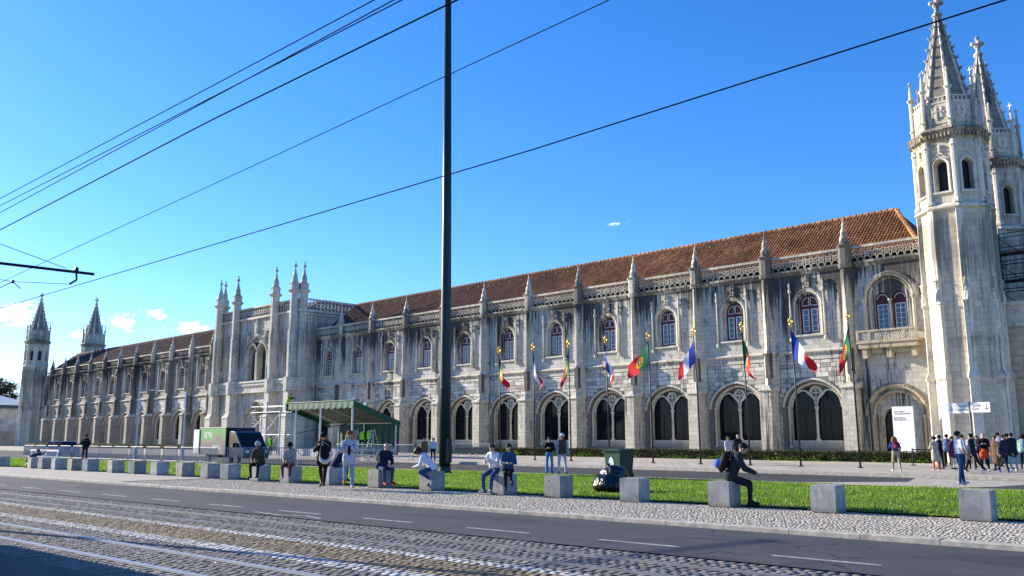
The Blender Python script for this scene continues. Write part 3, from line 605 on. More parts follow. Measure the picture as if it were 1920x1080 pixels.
def roof(parent, x0, x1, tm, hip1=None, hipx=None, big=True):
    ye, ze, yr, zr = .55, 14.95, 6.1, 19.45; yb = 11.6
    hx = hip1 if hip1 is not None else x1
    mb = MB(); mb.add([(x0, ye, ze), (x1, ye, ze), (hx, yr, zr), (x0, yr, zr), (x0, yb, ze), (x1, yb, ze)], [(0, 1, 2, 3), (3, 2, 5, 4), (1, 5, 2)])
    o = mb.obj('roof', M['soil2'], parent, rel(parent, 0)); V, F = tiles(x0, x1, ye, ze+.03, yr, zr+.03, hip1=hip1, du=.27 if big else .4, dl=.44 if big else .6)
    link(npmesh('roof_tiles', V, F, tm), 'roof_tiles', o, kind='stuff')
    rd = MB(); n = int((hx-x0)/.5)
    for i in range(n): rd.tube([(x0+i*.5, yr, zr+.05), (x0+i*.5+.54, yr, zr+.07)], [.15, .19], 7)
    if hip1 is not None:
        for i in range(17):
            t = i/17; t2 = (i+1.1)/17; p = lambda t: (hx+(x1-hx)*t, yr+(ye-yr)*t, zr+(ze-zr)*t+.08); rd.tube([p(t), p(t2)], [.15, .19], 7)
        V2, F2 = tiles(ye, yb, 0, 0, 1, 1)
    rd.obj('ridge_tiles', tm, o, kind='stuff'); vt = MB()
    if big:
        for i in range(int((hx-x0)/1.7)): vt.prism([(x0+1+i*1.7-.13, 5.1), (x0+1+i*1.7+.13, 5.1), (x0+1+i*1.7+.13, 5.55), (x0+1+i*1.7-.13, 5.55)], 18.55, 18.95)
        vt.obj('vent_tiles', M['tile_far'], o, kind='stuff')
    return o
M['soil2'] = mat('roof_bed', (.06, .03, .02), .95, .2)
roof(wing, -96.0, -20.8, M['tile'], hip1=-24.3)
# ---- west wing
BW = 6.88; WX = [-123.9-BW*k for k in range(11)]
for k in range(10): bay(westwing, (WX[k]+WX[k+1])/2, MEW, BW, 2 if k < 4 else 0)
for i, x in enumerate(WX): buttress(westwing, x, BUTD if i in (2, 3, 4, 5, 8) else BUTW)
bay(westwing, -121.0, MEW, 5.8, 0)
MB().box(-199, -118, 1.05, 11.2, 0, 15.0).obj('core', M['far'], westwing, rel(westwing, 0)); MB().panel([(-199, 0), (WX[10], 0), (WX[10], CZ+.4), (-199, CZ+.4)], [Lr(-195.6, 1.3, 8.3, 11.6)], 0, .5).obj('end_wall', M['far'], westwing, rel(westwing, 0))
MB().panel(Lr(-195.6, 1.3, 8.3, 11.6), [], .5).obj('end_window', M['glass'], westwing, rel(westwing, 0))
roof(westwing, -198, -118, M['tile_far'], big=False)
# ------------------------------------------------ towers
A_ = 2.06; CR = A_/cos(pi/8)
def octo(a, rot=pi/8): r = a/cos(pi/8); return [(r*cos(rot+k*pi/4), r*sin(rot+k*pi/4)) for k in range(8)]
def tower_parts():
    T = []
    def put(name, mb, m, rep=0, sm=False, sub=None):
        T.append((name, mb.mesh(name, M[m], sm), rep, sub))
    put('shaft', MB().prism(octo(A_), 0, 16.7), 'tower')
    r = MB(); V = CR+.02   # rib stands on the corner along +x of a frame turned by 22.5 deg
    def bx(w, d, z0, z1, w1=None, d1=None):
        w1 = w1 or w; d1 = d1 or d; r.prism([(V-.3, -w), (V+d, -w), (V+d, w), (V-.3, w)], z0, z1, [(V-.3, -w1), (V+d1, -w1), (V+d1, w1), (V-.3, w1)])
    bx(.29, .30, 0, 5.35); bx(.33, .36, 5.35, 5.45, .36, .42); bx(.36, .42, 5.4501, 6.0, .24, .20); bx(.24, .20, 5.95, 10.35); bx(.30, .27, 10.35, 10.5); bx(.2, .16, 10.5, 16.7)
    r.lathe([(.24, 0), (.24, .5), (.2, .6), (.24, .7), (.15, .9), (.2, 1.05), (.2, 1.3), (.27, 1.42), (.05, 1.6)], 8, (V+.08, 0, 10.5), star=.12, twist=.2)
    put('corner_rib', r, 'tower_trim', 8)
    b = MB(); b.prism(octo(A_+.02), 16.7, 16.8, octo(A_+.28)); b.prism(octo(A_+.28), 16.8, 16.92); b.prism(octo(A_+.28), 16.9201, 17.2, octo(A_-.05)); put('band', b, 'tower_trim')
    sd = 2*A_*math.tan(pi/8)/2
    p = MB(); p.panel([(-sd, 17.1), (sd, 17.1), (sd, 21.5), (-sd, 21.5)], [opening(0, .36, 18.0, 19.75, .40, n=6)], -A_+.02, .5); put('belfry_wall', p, 'tower', -8)
    w = MB(); w.sweep([(-.46, 17.95)]+arch_pts(0, .46, 19.75, .52, n=8)+[(.46, 17.95)], [(-.06, -A_+.03), (-.06, -A_-.05), (.04, -A_-.1), (.1, -A_-.04), (.12, -A_+.03)]); w.box(-.6, .6, -A_-.12, -A_+.05, 17.83, 17.96)
    for i in range(9):
        t = i/8; w.ball((-.5+t, -A_-.02, 20.25+.5*(1-abs(2*t-1))**1.5), .07, 6, 4)
    w.lathe([(.05, 0), (.13, .15), (.05, .25), (.15, .38), (.03, .55)], 7, (0, -A_-.04, 20.7)); put('window_moulding', w, 'tower_trim', -8)
    put('belfry_core', MB().prism(octo(A_-.5), 17.0, 21.5), 'dark')
    s = MB(); s.tube([(V-.05, 0, 17.1), (V-.05, 0, 21.5)], .19, 8); s.lathe([(.19, 0), (.27, .1), (.19, .25)], 8, (V-.05, 0, 21.0)); s.lathe([(.3, 0), (.3, .15), (.19, .35)], 8, (V-.05, 0, 17.1)); put('corner_shaft', s, 'tower_trim', 8)
    c = MB(); c.prism(octo(A_+.02), 21.5, 21.95, octo(A_+.22)); c.prism(octo(A_+.22), 21.95, 22.2, octo(A_+.42)); c.prism(octo(A_+.42), 22.2001, 22.5, octo(A_+.05))
    for k in range(8):
        for i in range(7):
            x = -sd+.12+i*(2*sd-.24)/6; a = k*pi/4; c.T = Matrix.Rotation(a, 4, 'Z'); c.box(x-.06, x+.06, -A_-.34, -A_, 21.72, 21.97)
    c.T = None; put('cornice', c, 'carve')
    put('shield_stage', MB().prism(octo(A_-.08), 22.4, 24.25), 'tower')
    sh = MB(); y = -A_+.08; sh.sweep([(-sd+.12, 22.75), (sd-.12, 22.75)], [(-.04, y), (0, y-.06), (.06, y)]); 
    sh.prism([(-.34, y), (-.34, y-.06), (.34, y-.06), (.34, y)], 23.35, 23.95); sh.prism([(-.05, y), (-.05, y-.06), (.05, y-.06), (.05, y)], 23.0, 23.3501, [(-.34, y), (-.34, y-.06), (.34, y-.06), (.34, y)])
    sh.box(-.05, .05, y-.1, y-.055, 23.15, 23.88); sh.box(-.24, .24, y-.1, y-.0551, 23.55, 23.65)
    for i in range(8):
        q = 2*pi*i/8; sh.ball((.44*cos(q), y-.03, 23.55+.44*sin(q)), .06, 5, 4)
    for i in range(5):
        x = -sd+.28+i*(2*sd-.56)/4; sh.torus((x, y+.06, 24.55), .14, .06, 8, 4, a0=0, a1=pi); sh.box(x-.19, x-.11, y, y+.12, 24.25, 24.56)
    sh.box(-sd+.1, sd-.1, y-.04, y+.14, 24.2, 24.32); put('shield_panel', sh, 'tower_trim', -8)
    q = MB(); vx = CR-.06; q.tube([(vx, 0, 22.4), (vx, 0, 25.15)], .15, 8); q.lathe([(.16, 0), (.26, .12), (.26, .2), (.15, .3), (.13, .35), (.04, 1.35), (.09, 1.42), (.02, 1.62)], 8, (vx, 0, 25.1)); q.box(vx-.16, vx+.16, -.04, .04, 26.42, 26.5); q.lathe([(.16, 0), (.24, .1), (.16, .25)], 8, (vx, 0, 22.85)); put('corner_pinnacle', q, 'tower_trim', 8)
    sp = MB(); sp.prism(octo(1.62), 24.1, 31.3, octo(.16)); put('spire', sp, 'spire')
    rb = MB(); r0 = 1.62/cos(pi/8); r1 = .16/cos(pi/8); rb.tube([(r0, 0, 24.1), (r1, 0, 31.3)], [.10, .06], 6)
    for i in range(1, 9):
        t = i/9.; x = r0+(r1-r0)*t; z = 24.1+7.2*t; rb.ball((x+.13, 0, z), .12*(1-.35*t), 6, 4); rb.ball((x+.2, 0, z+.1), .085*(1-.35*t), 6, 4)
    put('spire_rib', rb, 'tower_trim', 8)
    f = MB(); f.lathe([(.2, 0), (.36, .15), (.36, .28), (.18, .42), (.16, .75), (.26, .9), (.18, 1.0), (.14, 1.15), (.14, 1.55), (.2, 1.62), (.05, 1.8)], 8, (0, 0, 31.25))
    for k in range(4): f.ball((.36*cos(k*pi/2+.6), .36*sin(k*pi/2+.6), 32.4), .17, 7, 5)
    put('finial', f, 'tower_trim'); return T
TP = tower_parts()
def tower(label, x, y, over=None, minz=None):
    t = thing('monastery_tower', label, 'tower', (x, y, 0))
    for name, me, rep, sub in TP:
        if minz and name in ('corner_rib',): pass
        n = abs(rep) or 1
        for k in range(n):
            m2 = me
            o = link(m2, name, t, (0, 0, 0), (k*pi/4+(pi/8 if rep > 0 else 0)) if rep else 0)
    return t
tower('cream octagonal tower with crocketed spire beside the doorway, nearest the camera', -18.15, 62.66)
tower('octagonal tower half hidden behind the nearest one, scaffolding at its foot', -18.05, 71.8)
tower('distant octagonal tower at far left end, its whole shaft visible', -203.2, 62.66)
tower('distant spire rising behind the west wing roof at left', -201.5, 73.6)
# church wall right of the near tower
cw = thing('church_wall', 'warm stained ashlar church wall right of the near tower', 'wall', (5, 64.3, 0))
MB().box(-21.4, 40, 0, 1.0, 0, 8.95).obj('wall', M['church'], cw); f = MB(); f.box(-21.4, 40, -.12, 1.0, 8.95, 9.15); f.box(-21.4, 40, -.02, .9, 9.15, 10.35); f.box(-21.4, 40, -.15, 1.0, 10.35, 10.6)
fo = f.obj('frieze', M['tower_trim'], cw); g = MB()
for i in range(34):
    x = -20.8+i*1.2
    for t in range(7): g.ball((x-.45+t*.15, -.04, 9.3+.38*(1-abs(t-3)/3)**.8), .085, 6, 4)
    g.lathe([(.06, 0), (.14, .15), (.05, .3), (.02, .5)], 6, (x, -.04, 9.7)); 
g.obj('frieze_carving', M['carve'], fo); mb = MB(); random.seed(5)
# individual ashlar of the church wall within view
z = .5
while z < 8.8:
    x = -21.3; h_ = random.choice((.42, .46, .5))
    while x < -9:
        w_ = random.uniform(.8, 1.5); link(BLK, 'stone', cw.children[0], (x+w_/2, -.008, min(z+h_/2, 8.7)), scale=(w_-.016, .05+random.uniform(0, .02), h_-.016)).data = BLK; x += w_
    z += h_
M['block_c'] = stone('ashlar_block_warm', (.62, .52, .37), .3, ashlar=False, warm=.7, blotch=.25); BLKC = block_mesh().mesh('stone', M['block_c'])
for o in cw.children[0].children: o.data = BLKC
sf = thing('scaffolding', 'steel tube scaffolding around the rear tower above the church wall', 'scaffold', (-14.6, 67.6, 0)); lg = MB(); dk = MB()
for x in (-2.6, -.4, 1.8, 4.0, 6.2):
    for y in (0, 1.4): lg.tube([(x, y, 0), (x, y, 16.8)], .045, 6)
for z in range(10, 17):
    for y in (0, 1.4): lg.tube([(-2.8, y, z), (6.4, y, z)], .035, 5)
for i, x in enumerate((-2.6, -.4, 1.8, 4.0)):
    for z in (10, 12, 14): lg.tube([(x, 0, z), (x+2.2, 0, z+2)] if i % 2 else [(x+2.2, 0, z), (x, 0, z+2)], .03, 5)
for z in (10.1, 12.6, 14.6): dk.box(-2.8, 6.4, .05, 1.35, z, z+.06)
lg.obj('tubes', M['dark'], sf); dk.obj('deck', mat('weathered_planks', (.10, .075, .05), .9, .2), sf)
# ------------------------------------------------ portal block (middle pavilion)
pv = thing('portal_block', 'tall pale portal block with slim turrets and deep arched door behind the truck', 'building', (-107.1, 60.6, 0)); PW = 10.9
mb = MB(); pt = lambda cx, hw, z0, zs, rise: opening(cx, hw, z0, zs, rise, n=10, p=1.9, q=.56, point=.12)
mb.panel([(-PW, 0), (PW, 0), (PW, 18.1), (-PW, 18.1)], [pt(.6, 3.5, .0001, 2.9, 3.6), pt(-7.5, .95, .0001, 4.3, 1.4), pt(7.6, .95, .0001, 4.3, 1.4), pt(.2, 2.75, 9.35, 12.6, 2.0), pt(-7.6, .8, 9.6, 12.2, 1.2), pt(7.6, .8, 9.6, 12.2, 1.2)], 0, .45)
for i in range(1, 5): mb.panel(pt(.6, 3.5-.42*(i-1), .0001, 2.9, 3.6-.4*(i-1)), [pt(.6, 3.5-.42*i, .0001, 2.9, 3.6-.4*i)], .45*i, .45)
mb.panel(pt(.2, 2.75, 9.35, 12.6, 2.0), [pt(-1.05, 1.15, 9.5, 12.6, 1.5), pt(1.45, 1.15, 9.5, 12.6, 1.5)], .45, .4)
mb.obj('front_wall', M['pav'], pv)
MB().panel(pt(.6, 1.9, .01, 2.9, 2.1), [], 2.2).obj('door', mat('dark_door', (.03, .035, .042), .5, .2), pv)
for x in (-7.5, 7.6): MB().panel(pt(x, .96, .01, 4.3, 1.4), [], .45).obj('side_door', M['dark'], pv)
for x in (-1.05, 1.45): MB().panel(pt(x, 1.16, 9.5, 12.6, 1.5), [], .8).obj('window_glass', mat('teal_glazing', (.02, .05, .06), .1, 0), pv)
for x in (-7.6, 7.6): MB().panel(pt(x, .81, 9.6, 12.2, 1.2), [], .4).obj('side_niche', M['carve'], pv)
mm = MB()
for i in range(5): mm.sweep([(.6-3.5+.42*i, .3)]+arch_pts(.6, 3.5-.42*i, 2.9, 3.6-.4*i, n=14, p=1.9, q=.56, point=.12)+[(.6+3.5-.42*i, .3)], [(0, .45*i), (0, .45*i-.08), (.1, .45*i-.13), (.2, .45*i-.05), (.22, .45*i)])
for x in (-7.5, 7.6): mm.sweep(arch_pts(x, 1.0, 4.3, 1.45, n=10, p=1.9, q=.56, point=.12), [(0, 0), (0, -.1), (.12, -.14), (.2, 0)])
mm.obj('door_mouldings', M['trim'], pv); wm = MB()
for cx, hw in ((-1.05, 1.25), (1.45, 1.25)): wm.sweep([(cx-hw, 9.4)]+arch_pts(cx, hw, 12.6, 1.7, n=12, p=2, q=.5, point=.12)+[(cx+hw, 9.4)], [(0, .45), (-.02, .1), (.08, -.16), (.22, -.16), (.28, 0)])
for i in range(14): t = i/13; wm.ball((-2.6+5.6*t, -.12, 13.9+1.5*(1-abs(2*t-1))**.7), .2, 7, 5)
for x, z in ((-2.3, 15.4), (.2, 16.0), (.2, 17.0), (2.6, 15.2), (-1.9, 14.8), (2.4, 14.6)): wm.lathe([(.12, 0), (.3, .3), (.22, .5), (.3, .8), (.1, 1.1)], 8, (x, -.12, z-.3))
wm.tube([(.2, .2, 9.4), (.2, .2, 13.8)], .18, 8); wm.obj('window_mouldings', M['pavt'], pv)
bd = MB(); bd.box(-PW-.3, PW+.3, -.7, 0, 7.65, 7.9); bd.box(-PW-.2, PW+.2, -.62, 0, 7.9, 9.0); bd.box(-PW-.35, PW+.35, -.75, 0, 9.0, 9.25)
bo = bd.obj('carved_band', M['pavt'], pv); rl = MB()
for i in range(60):
    x = -PW+.2+i*.36; rl.torus((x, -.63, 8.45), .2, .05, 8, 4); rl.ball((x+.18, -.64, 8.45), .07, 5, 4)
rl.obj('relief', M['carve'], bo)
def parapet(par, x0, x1, y, z, side=False):
    pm = MB()
    if side: pm.T = Matrix.Translation((x0, y, 0)) @ Matrix.Rotation(pi/2, 4, 'Z'); L_ = x1
    else: pm.T = Matrix.Translation((x0, y, 0)); L_ = x1-x0
    pm.box(0, L_, -.35, .25, z-.3, z); pm.box(0, L_, -.2, .1, z+1.25, z+1.45)
    n = int(L_/.55)
    for i in range(n):
        x = (i+.5)*L_/n; pm.torus((x, -.05, z+.63), .24, .055, 10, 4)
        for s in (-1, 1):
            for q in (-1, 1): pm.tube([(x+s*.16, -.05, z+.63+q*.16), (x+s*.27, -.05, z+.63+q*.6)], .045, 4, caps=False)
    if side:
        for i in range(int(L_/.4)): pm.box(i*.4+.1, i*.4+.25, -.12, 0, z-1.4, z-.7)
        pm.box(0, L_, -.15, 0, z-1.6, z-1.45); pm.box(0, L_, -.2, 0, z-.65, z-.4)
    pm.T = None; return pm.obj('parapet', M['balus'], par)
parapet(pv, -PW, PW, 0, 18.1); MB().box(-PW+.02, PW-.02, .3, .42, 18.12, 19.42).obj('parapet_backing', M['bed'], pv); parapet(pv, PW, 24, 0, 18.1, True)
MB().box(-PW+.65, PW-.65, 2.3, 23.9, 0, 18.05).obj('core', M['pav'], pv); [MB().box(a, b, .001, 24, 0, 18.1).obj('side_wall', M['pav'], pv) for a, b in ((PW-.6, PW), (-PW, -PW+.6))]
rf = MB(); rf.prism([(-PW+.5, .6), (PW-.5, .6), (PW-.5, 23.4), (-PW+.5, 23.4)], 18.12, 21.0, [(-3.5, 8), (3.5, 8), (3.5, 15), (-3.5, 15)]); rf.obj('roof', M['tile_far'], pv)
tb = MB(); oc = lambda r: [(r*cos(pi/8+k*pi/4), r*sin(pi/8+k*pi/4)) for k in range(8)]
tb.prism([(-.75, .5), (-.75, -1.0), (.75, -1.0), (.75, .5)], 0, 4.3); tb.prism([(-.85, .5), (-.85, -1.1), (.85, -1.1), (.85, .5)], 4.3, 5.1, [(-.5, .5), (-.5, -.62), (.5, -.62), (.5, .5)]); tb.prism([(-.55, .5), (-.55, -.68), (.55, -.68), (.55, .5)], 5.0, 7.6); tb.prism(oc(.95), 7.6, 9.3); tb.prism(oc(.66), 9.3, 15.2); tb.prism(oc(.66), 15.2, 15.5, oc(.56)); tb.prism(oc(.56), 15.5, 20.2)
for k in (3, 5, 7, 1): q = k*pi/4; tb.T = Matrix.Rotation(q, 4, 'Z'); tb.prism([(.4, -.16), (.8, -.16), (.8, .16), (.4, .16)], 9.3, 11.0); tb.T = None
tc_ = MB(); tc_.prism(oc(.56), 20.2, 20.5, oc(.86)); tc_.prism(oc(.86), 20.5, 20.62); tc_.prism(oc(.6), 20.62, 21.3); tc_.prism(oc(.6), 21.3, 21.45, oc(.68)); tc_.prism(oc(.68), 21.45, 21.55, oc(.5))
tp = MB(); tp.lathe([(.45*(1-j/10)+.06, 21.55+j*.2) for j in range(11)], 10, star=.15, twist=.25); tp.lathe([(.08, 23.5), (.12, 23.62), (.25, 23.72), (.25, 23.85), (.1, 24.0), (.07, 24.15), (.12, 24.25), (.02, 24.5)], 8)
tbm, tcm, tpm = tb.mesh('turret', M['pavt']), tc_.mesh('cap', M['pavt']), tp.mesh('pinnacle', M['pavt'], True)
for x, y in ((9.9, -.6), (10.5, .4), (5.1, -.5), (-5.1, -.5), (-9.9, -.6), (-10.5, .4)):
    t = link(tbm, 'turret', pv, (x, y, 0)); link(tcm, 'cap', t); link(tpm, 'pinnacle', t)
gg = MB(); gg.tube([(-PW-.3, .5, 17.4), (-PW-1.3, .2, 17.6)], [.2, .1], 6); gg.obj('gargoyle', M['carve'], pv)
# ------------------------------------------------ street furniture
def hmat(name, col, **k): return mat(name, col, **k)
M['conc'] = mat('cast_concrete', (.31, .308, .30), .8, .20, 3.0, .3); M['conc2'] = mat('beige_concrete', (.34, .32, .28), .8, .26, 4.5, .35)
def weathered(m):
    nt = m.node_tree; b = nt.nodes['Principled BSDF']; src = b.inputs['Base Color'].links[0].from_socket; oi = nt.nodes.new('ShaderNodeObjectInfo'); c = mixc(nt, 1., src, ramp(nt, [(0, .74), (1, 1.15)], oi.outputs['Random']), 'MULTIPLY')
    s = ramp(nt, [(.54, 0.), (.70, .6)], noise(nt, posvec(nt, (7, 7, 1.4)), 1., 5, .65)); c = mixc(nt, s, c, (.11, .105, .10)); sp = nt.nodes.new('ShaderNodeSeparateXYZ'); nt.links.new(posvec(nt), sp.inputs[0])
    d = math_(nt, 'MULTIPLY', ramp(nt, [(0., 1.), (.12, 0.)], sp.outputs[2]), noise(nt, posvec(nt), 9, 4)); nt.links.new(mixc(nt, d, c, (.10, .09, .06)), b.inputs['Base Color'])
weathered(M['conc']); weathered(M['conc2'])
CUBE_X = [(-5.95, 'cube at the right edge of the picture'), (-8.98, 'second cube from the right, nobody on it'), (-11.5, 'cube the man with the blue backpack sits on'), (-14.05, 'cube just right of the rubbish bags'), (-16.55, 'cube just left of the rubbish bags'), (-18.6, 'cube shared by the two seated women'), (-21.6, 'cube under the curly-haired person in white'),
 (-24.1, 'cube under the bald man with red shoes'), (-26.7, 'cube behind the two walking women'), (-29.1, 'cube under the person in maroon trousers'), (-31.1, 'cube under the man in the grey beanie'), (-33.2, 'first empty cube left of the seated man in grey beanie'), (-34.7, 'second empty cube left of the seated man in grey beanie'), (-36.7, 'third empty cube left of the seated man in grey beanie'),
 (-38.9, 'fourth empty cube left of the seated man in grey beanie'), (-41.0, 'sixth cube right of the kneeling photographer'), (-43.1, 'fifth cube right of the kneeling photographer'), (-45.8, 'fourth cube right of the kneeling photographer'), (-47.5, 'third cube right of the kneeling photographer'), (-49.5, 'second cube right of the kneeling photographer'), (-51.2, 'first full cube right of the kneeling photographer'), (-52.6, 'cube the kneeling photographer leans on'), (-57.2, 'cube behind the white barrier at the left edge')]
mb = MB(); h = .29
mb.prism([(-h, -h), (h, -h), (h, h), (-h, h)], -.02, .575, ); me0 = mb.mesh('body', M['conc']); me1 = mb.mesh('body', M['conc2'])
def bev(me):
    bm = bmesh.new(); bm.from_mesh(me); bmesh.ops.bevel(bm, geom=bm.edges[:], offset=.012, segments=2, affect='EDGES'); bm.to_mesh(me); bm.free()
bev(me0); bev(me1)
hole = MB().lathe([(.016, 0), (.016, .004)], 10).mesh('lifting_hole', M['dark'])
CUBES = []
for i, (x, lab) in enumerate(CUBE_X):
    o = link(me1 if i in (13, 16, 18, 21) else me0, 'concrete_cube', None, (x+.275, rv(19.45, x)+.275, 0), R(3.4)+random.uniform(-.06, .06)); o.rotation_euler.x = random.uniform(-.008, .008); o.rotation_euler.y = random.uniform(-.008, .008); tag(o, 'grey concrete '+lab, 'bollard', 'concrete cubes along the lawn edge'); CUBES.append(o)
    if i in (4, 8, 11, 13, 15):
        hm = link(hole, 'lifting_hole', o, (-.12, -.291, .44)); hm.rotation_euler = (pi/2, 0, 0)
# big dark lighting mast
M['mast'] = mat('dark_green_mast', (.012, .024, .028), .35, .15, 2)
mast = thing('lighting_mast', 'tall dark green steel mast rising out of the picture from the lawn', 'mast', (-30.6, 27.2, 0), R(0))
MB().tube([(0, 0, 0), (-.02, 0, 4.4), (-.10, .02, 12), (-.32, .06, 27)], [.27, .255, .225, .16], 16).obj('shaft', M['mast'], mast, smooth=True)
m_ = MB(); m_.lathe([(.36, 0), (.36, .05), (.29, .10), (.27, .3)], 16); m_.obj('base_flange', M['mast'], mast)
m_ = MB(); m_.box(.24, .33, -.14, .14, .5, 1.6); m_.obj('service_door', M['mast'], mast)
m_ = MB(); m_.lathe([(.256, 3.9), (.262, 3.92), (.262, 4.0), (.25, 4.02)], 16); m_.obj('joint_collar', M['mast'], mast)
# overhead wires (real height, running along the street)
M['wire'] = mat('black_wire', (.006, .007, .012), .95, 0, spec=.05)
WIRES = [('contact wire over the far track, lowest of the wires crossing the mast', (-70, rv(10.24, -70), 5.3), (-31.1, 8.37, 5.74), (-8.9, 9.71, 6.13), (-2.2, 10.11, 6.35), (14, rv(10.24, 14), 6.5), .013),
 ('thin wire climbing above the contact wire to the right', (-70, rv(10.24, -70), 4.6), (-31.3, 8.36, 6.61), (-16.35, 9.26, 7.57), (-7.4, 9.8, 8.17), (10, rv(10.24, 10), 9.2), .010),
 ('thick black wire running over the near track', (-60, rv(6.46, -60), 5.2), (-20.07, 5.26, 5.93), (-11.78, 5.75, 6.31), (-6.72, 6.06, 6.46), (14, rv(6.46, 14), 6.9), .013),
 ('uppermost grey wire at upper left', (-60, rv(6.46, -60), 6.0), (-20.26, 5.24, 6.64), (-8.13, 5.97, 6.96), (14, rv(6.46, 14), 7.4), .009),
 ('second wire from the top at upper left', (-60, rv(6.46, -60), 5.9), (-20.22, 5.25, 6.48), (-7.63, 6.0, 6.78), (14, rv(6.46, 14), 7.3), .009),
 ('third wire from the top, crossing the second one', (-60, rv(6.46, -60), 4.9), (-20.17, 5.25, 6.32), (-7.77, 5.99, 6.83), (14, rv(6.46, 14), 7.6), .006)]
for w in WIRES:
    o = MB().tube(list(w[1:-1]), max(.008, w[-1]*.85), 5).obj('overhead_wire', M['wire'], smooth=True); tag(o, w[0], 'wire', 'overhead tram wires')
arm = thing('catenary_arm', 'dark tube arm carrying the tram wire at the left edge', 'arm', (-27.3, 3.0, -.08))
MB().tube([(0, 0, 0), (0, 0, 8.4)], [.11, .08], 10).obj('post', M['dark'], arm); MB().tube([(0, 0, 6.55), (1.75, 6.2, 6.32)], .042, 8).obj('bracket_tube', M['dark'], arm)
MB().tube([(0, 0, 8.2), (1.55, 5.5, 6.42)], .010, 5).obj('stay_wire', M['dark'], arm); q = MB()
q.tube([(1.62, 5.75, 6.34), (1.62, 5.78, 6.12), (1.56, 5.62, 5.98)], .03, 6); q.ball((1.62, 5.75, 6.42), .07, 6, 4); q.tube([(.62, 2.2, 6.5), (.60, 2.25, 6.2), (.68, 2.5, 6.12)], .03, 6)
q.tube([(.68, 2.5, 6.12), (1.1, 4.3, 5.94), (1.56, 5.62, 5.98)], .008, 4); q.ball((1.1, 4.3, 5.94), .055, 6, 4); q.tube([(1.1, 4.3, 5.94), (.9, 4.0, 5.72)], .012, 4); q.tube([(1.1, 4.3, 5.94), (1.16, 4.5, 5.76)], .012, 4); q.obj('wire_clamps', M['dark'], arm)
# hedge
def foliage(n, fn, size, m, name):
    P_ = fn(n); a = RNG.uniform(0, 2*pi, n); t = RNG.uniform(-1.1, 1.1, n); s = size*RNG.uniform(.6, 1.3, n)
    ux = np.stack([np.cos(a), np.sin(a), np.zeros(n)], 1)*s[:, None]; vx = np.stack([-np.sin(a)*np.cos(t), np.cos(a)*np.cos(t), np.sin(t)], 1)*s[:, None]
    V = np.stack([P_-ux, P_+vx*.7, P_+ux, P_-vx*.7], 1).reshape(-1, 3); return npmesh(name, V, np.arange(4*n).reshape(-1, 4), m)
def leaf_mat(name, a, b_, c):
    m, nt, b = newmat(name); b.inputs['Roughness'].default_value = .55; g = nt.nodes.new('ShaderNodeNewGeometry'); r = ramp(nt, [(0, a), (.5, b_), (1, c)], g.outputs['Random Per Island'])
    k = mixc(nt, 1., r, ramp(nt, [(.3, .55), (.7, 1.25)], noise(nt, posvec(nt), 1.6, 4, .6)), 'MULTIPLY'); nt.links.new(k, b.inputs['Base Color'])
    tr = nt.nodes.new('ShaderNodeBsdfTranslucent'); nt.links.new(k, tr.inputs['Color']); mx = nt.nodes.new('ShaderNodeMixShader'); mx.inputs[0].default_value = .25
    nt.links.new(b.outputs[0], mx.inputs[1]); nt.links.new(tr.outputs[0], mx.inputs[2]); nt.links.new(mx.outputs[0], nt.nodes['Material Output'].inputs['Surface']); return m
M['hedge'] = leaf_mat('hedge_leaves', (.035, .05, .012), (.075, .10, .02), (.14, .13, .035)); M['weed'] = leaf_mat('weed_leaves', (.05, .12, .01), (.12, .24, .02), (.2, .32, .03)); M['twig'] = mat('hedge_twigs', (.028, .024, .014), .95, .3, 5)
def hedge(label, x0, x1, y, n):
    t = thing('clipped_hedge', label, 'hedge', ((x0+x1)/2, y, 0)); L_ = x1-x0
    MB().box(-L_/2+.05, L_/2-.05, -.34, .34, 0, .66).obj('twigs', M['twig'], t)
    def fn(n):
        f = RNG.random(n); x = RNG.uniform(-L_/2, L_/2, n); yy = np.where(f < .6, -.4+RNG.normal(0, .03, n), RNG.uniform(-.42, .42, n)); z = np.where(f < .6, RNG.uniform(.02, .74, n), .72+RNG.normal(0, .03, n)); return np.stack([x, yy, z], 1)
    link(foliage(n, fn, .05, M['hedge'], 'leaves'), 'leaves', t, kind='stuff')
hedge('long clipped hedge at the foot of the wing behind the flags', -66, -19.0, 59.4, 22000); hedge('dull clipped hedge far left before the west wing', -190, -100, 58.5, 9000)
def fnw(n):
    c = RNG.uniform(-66, -19, 60); i = RNG.integers(0, 60, n); hh = RNG.uniform(.1, .42, 60); return np.stack([c[i]+RNG.normal(0, .28, n), 58.85+RNG.normal(0, .10, n), np.abs(RNG.normal(0, 1, n))*hh[i]*.6+.03], 1)
o = link(foliage(5000, fnw, .06, M['weed'], 'weeds'), 'weeds', kind='stuff'); o['label'] = 'bright green weeds growing along the hedge foot'
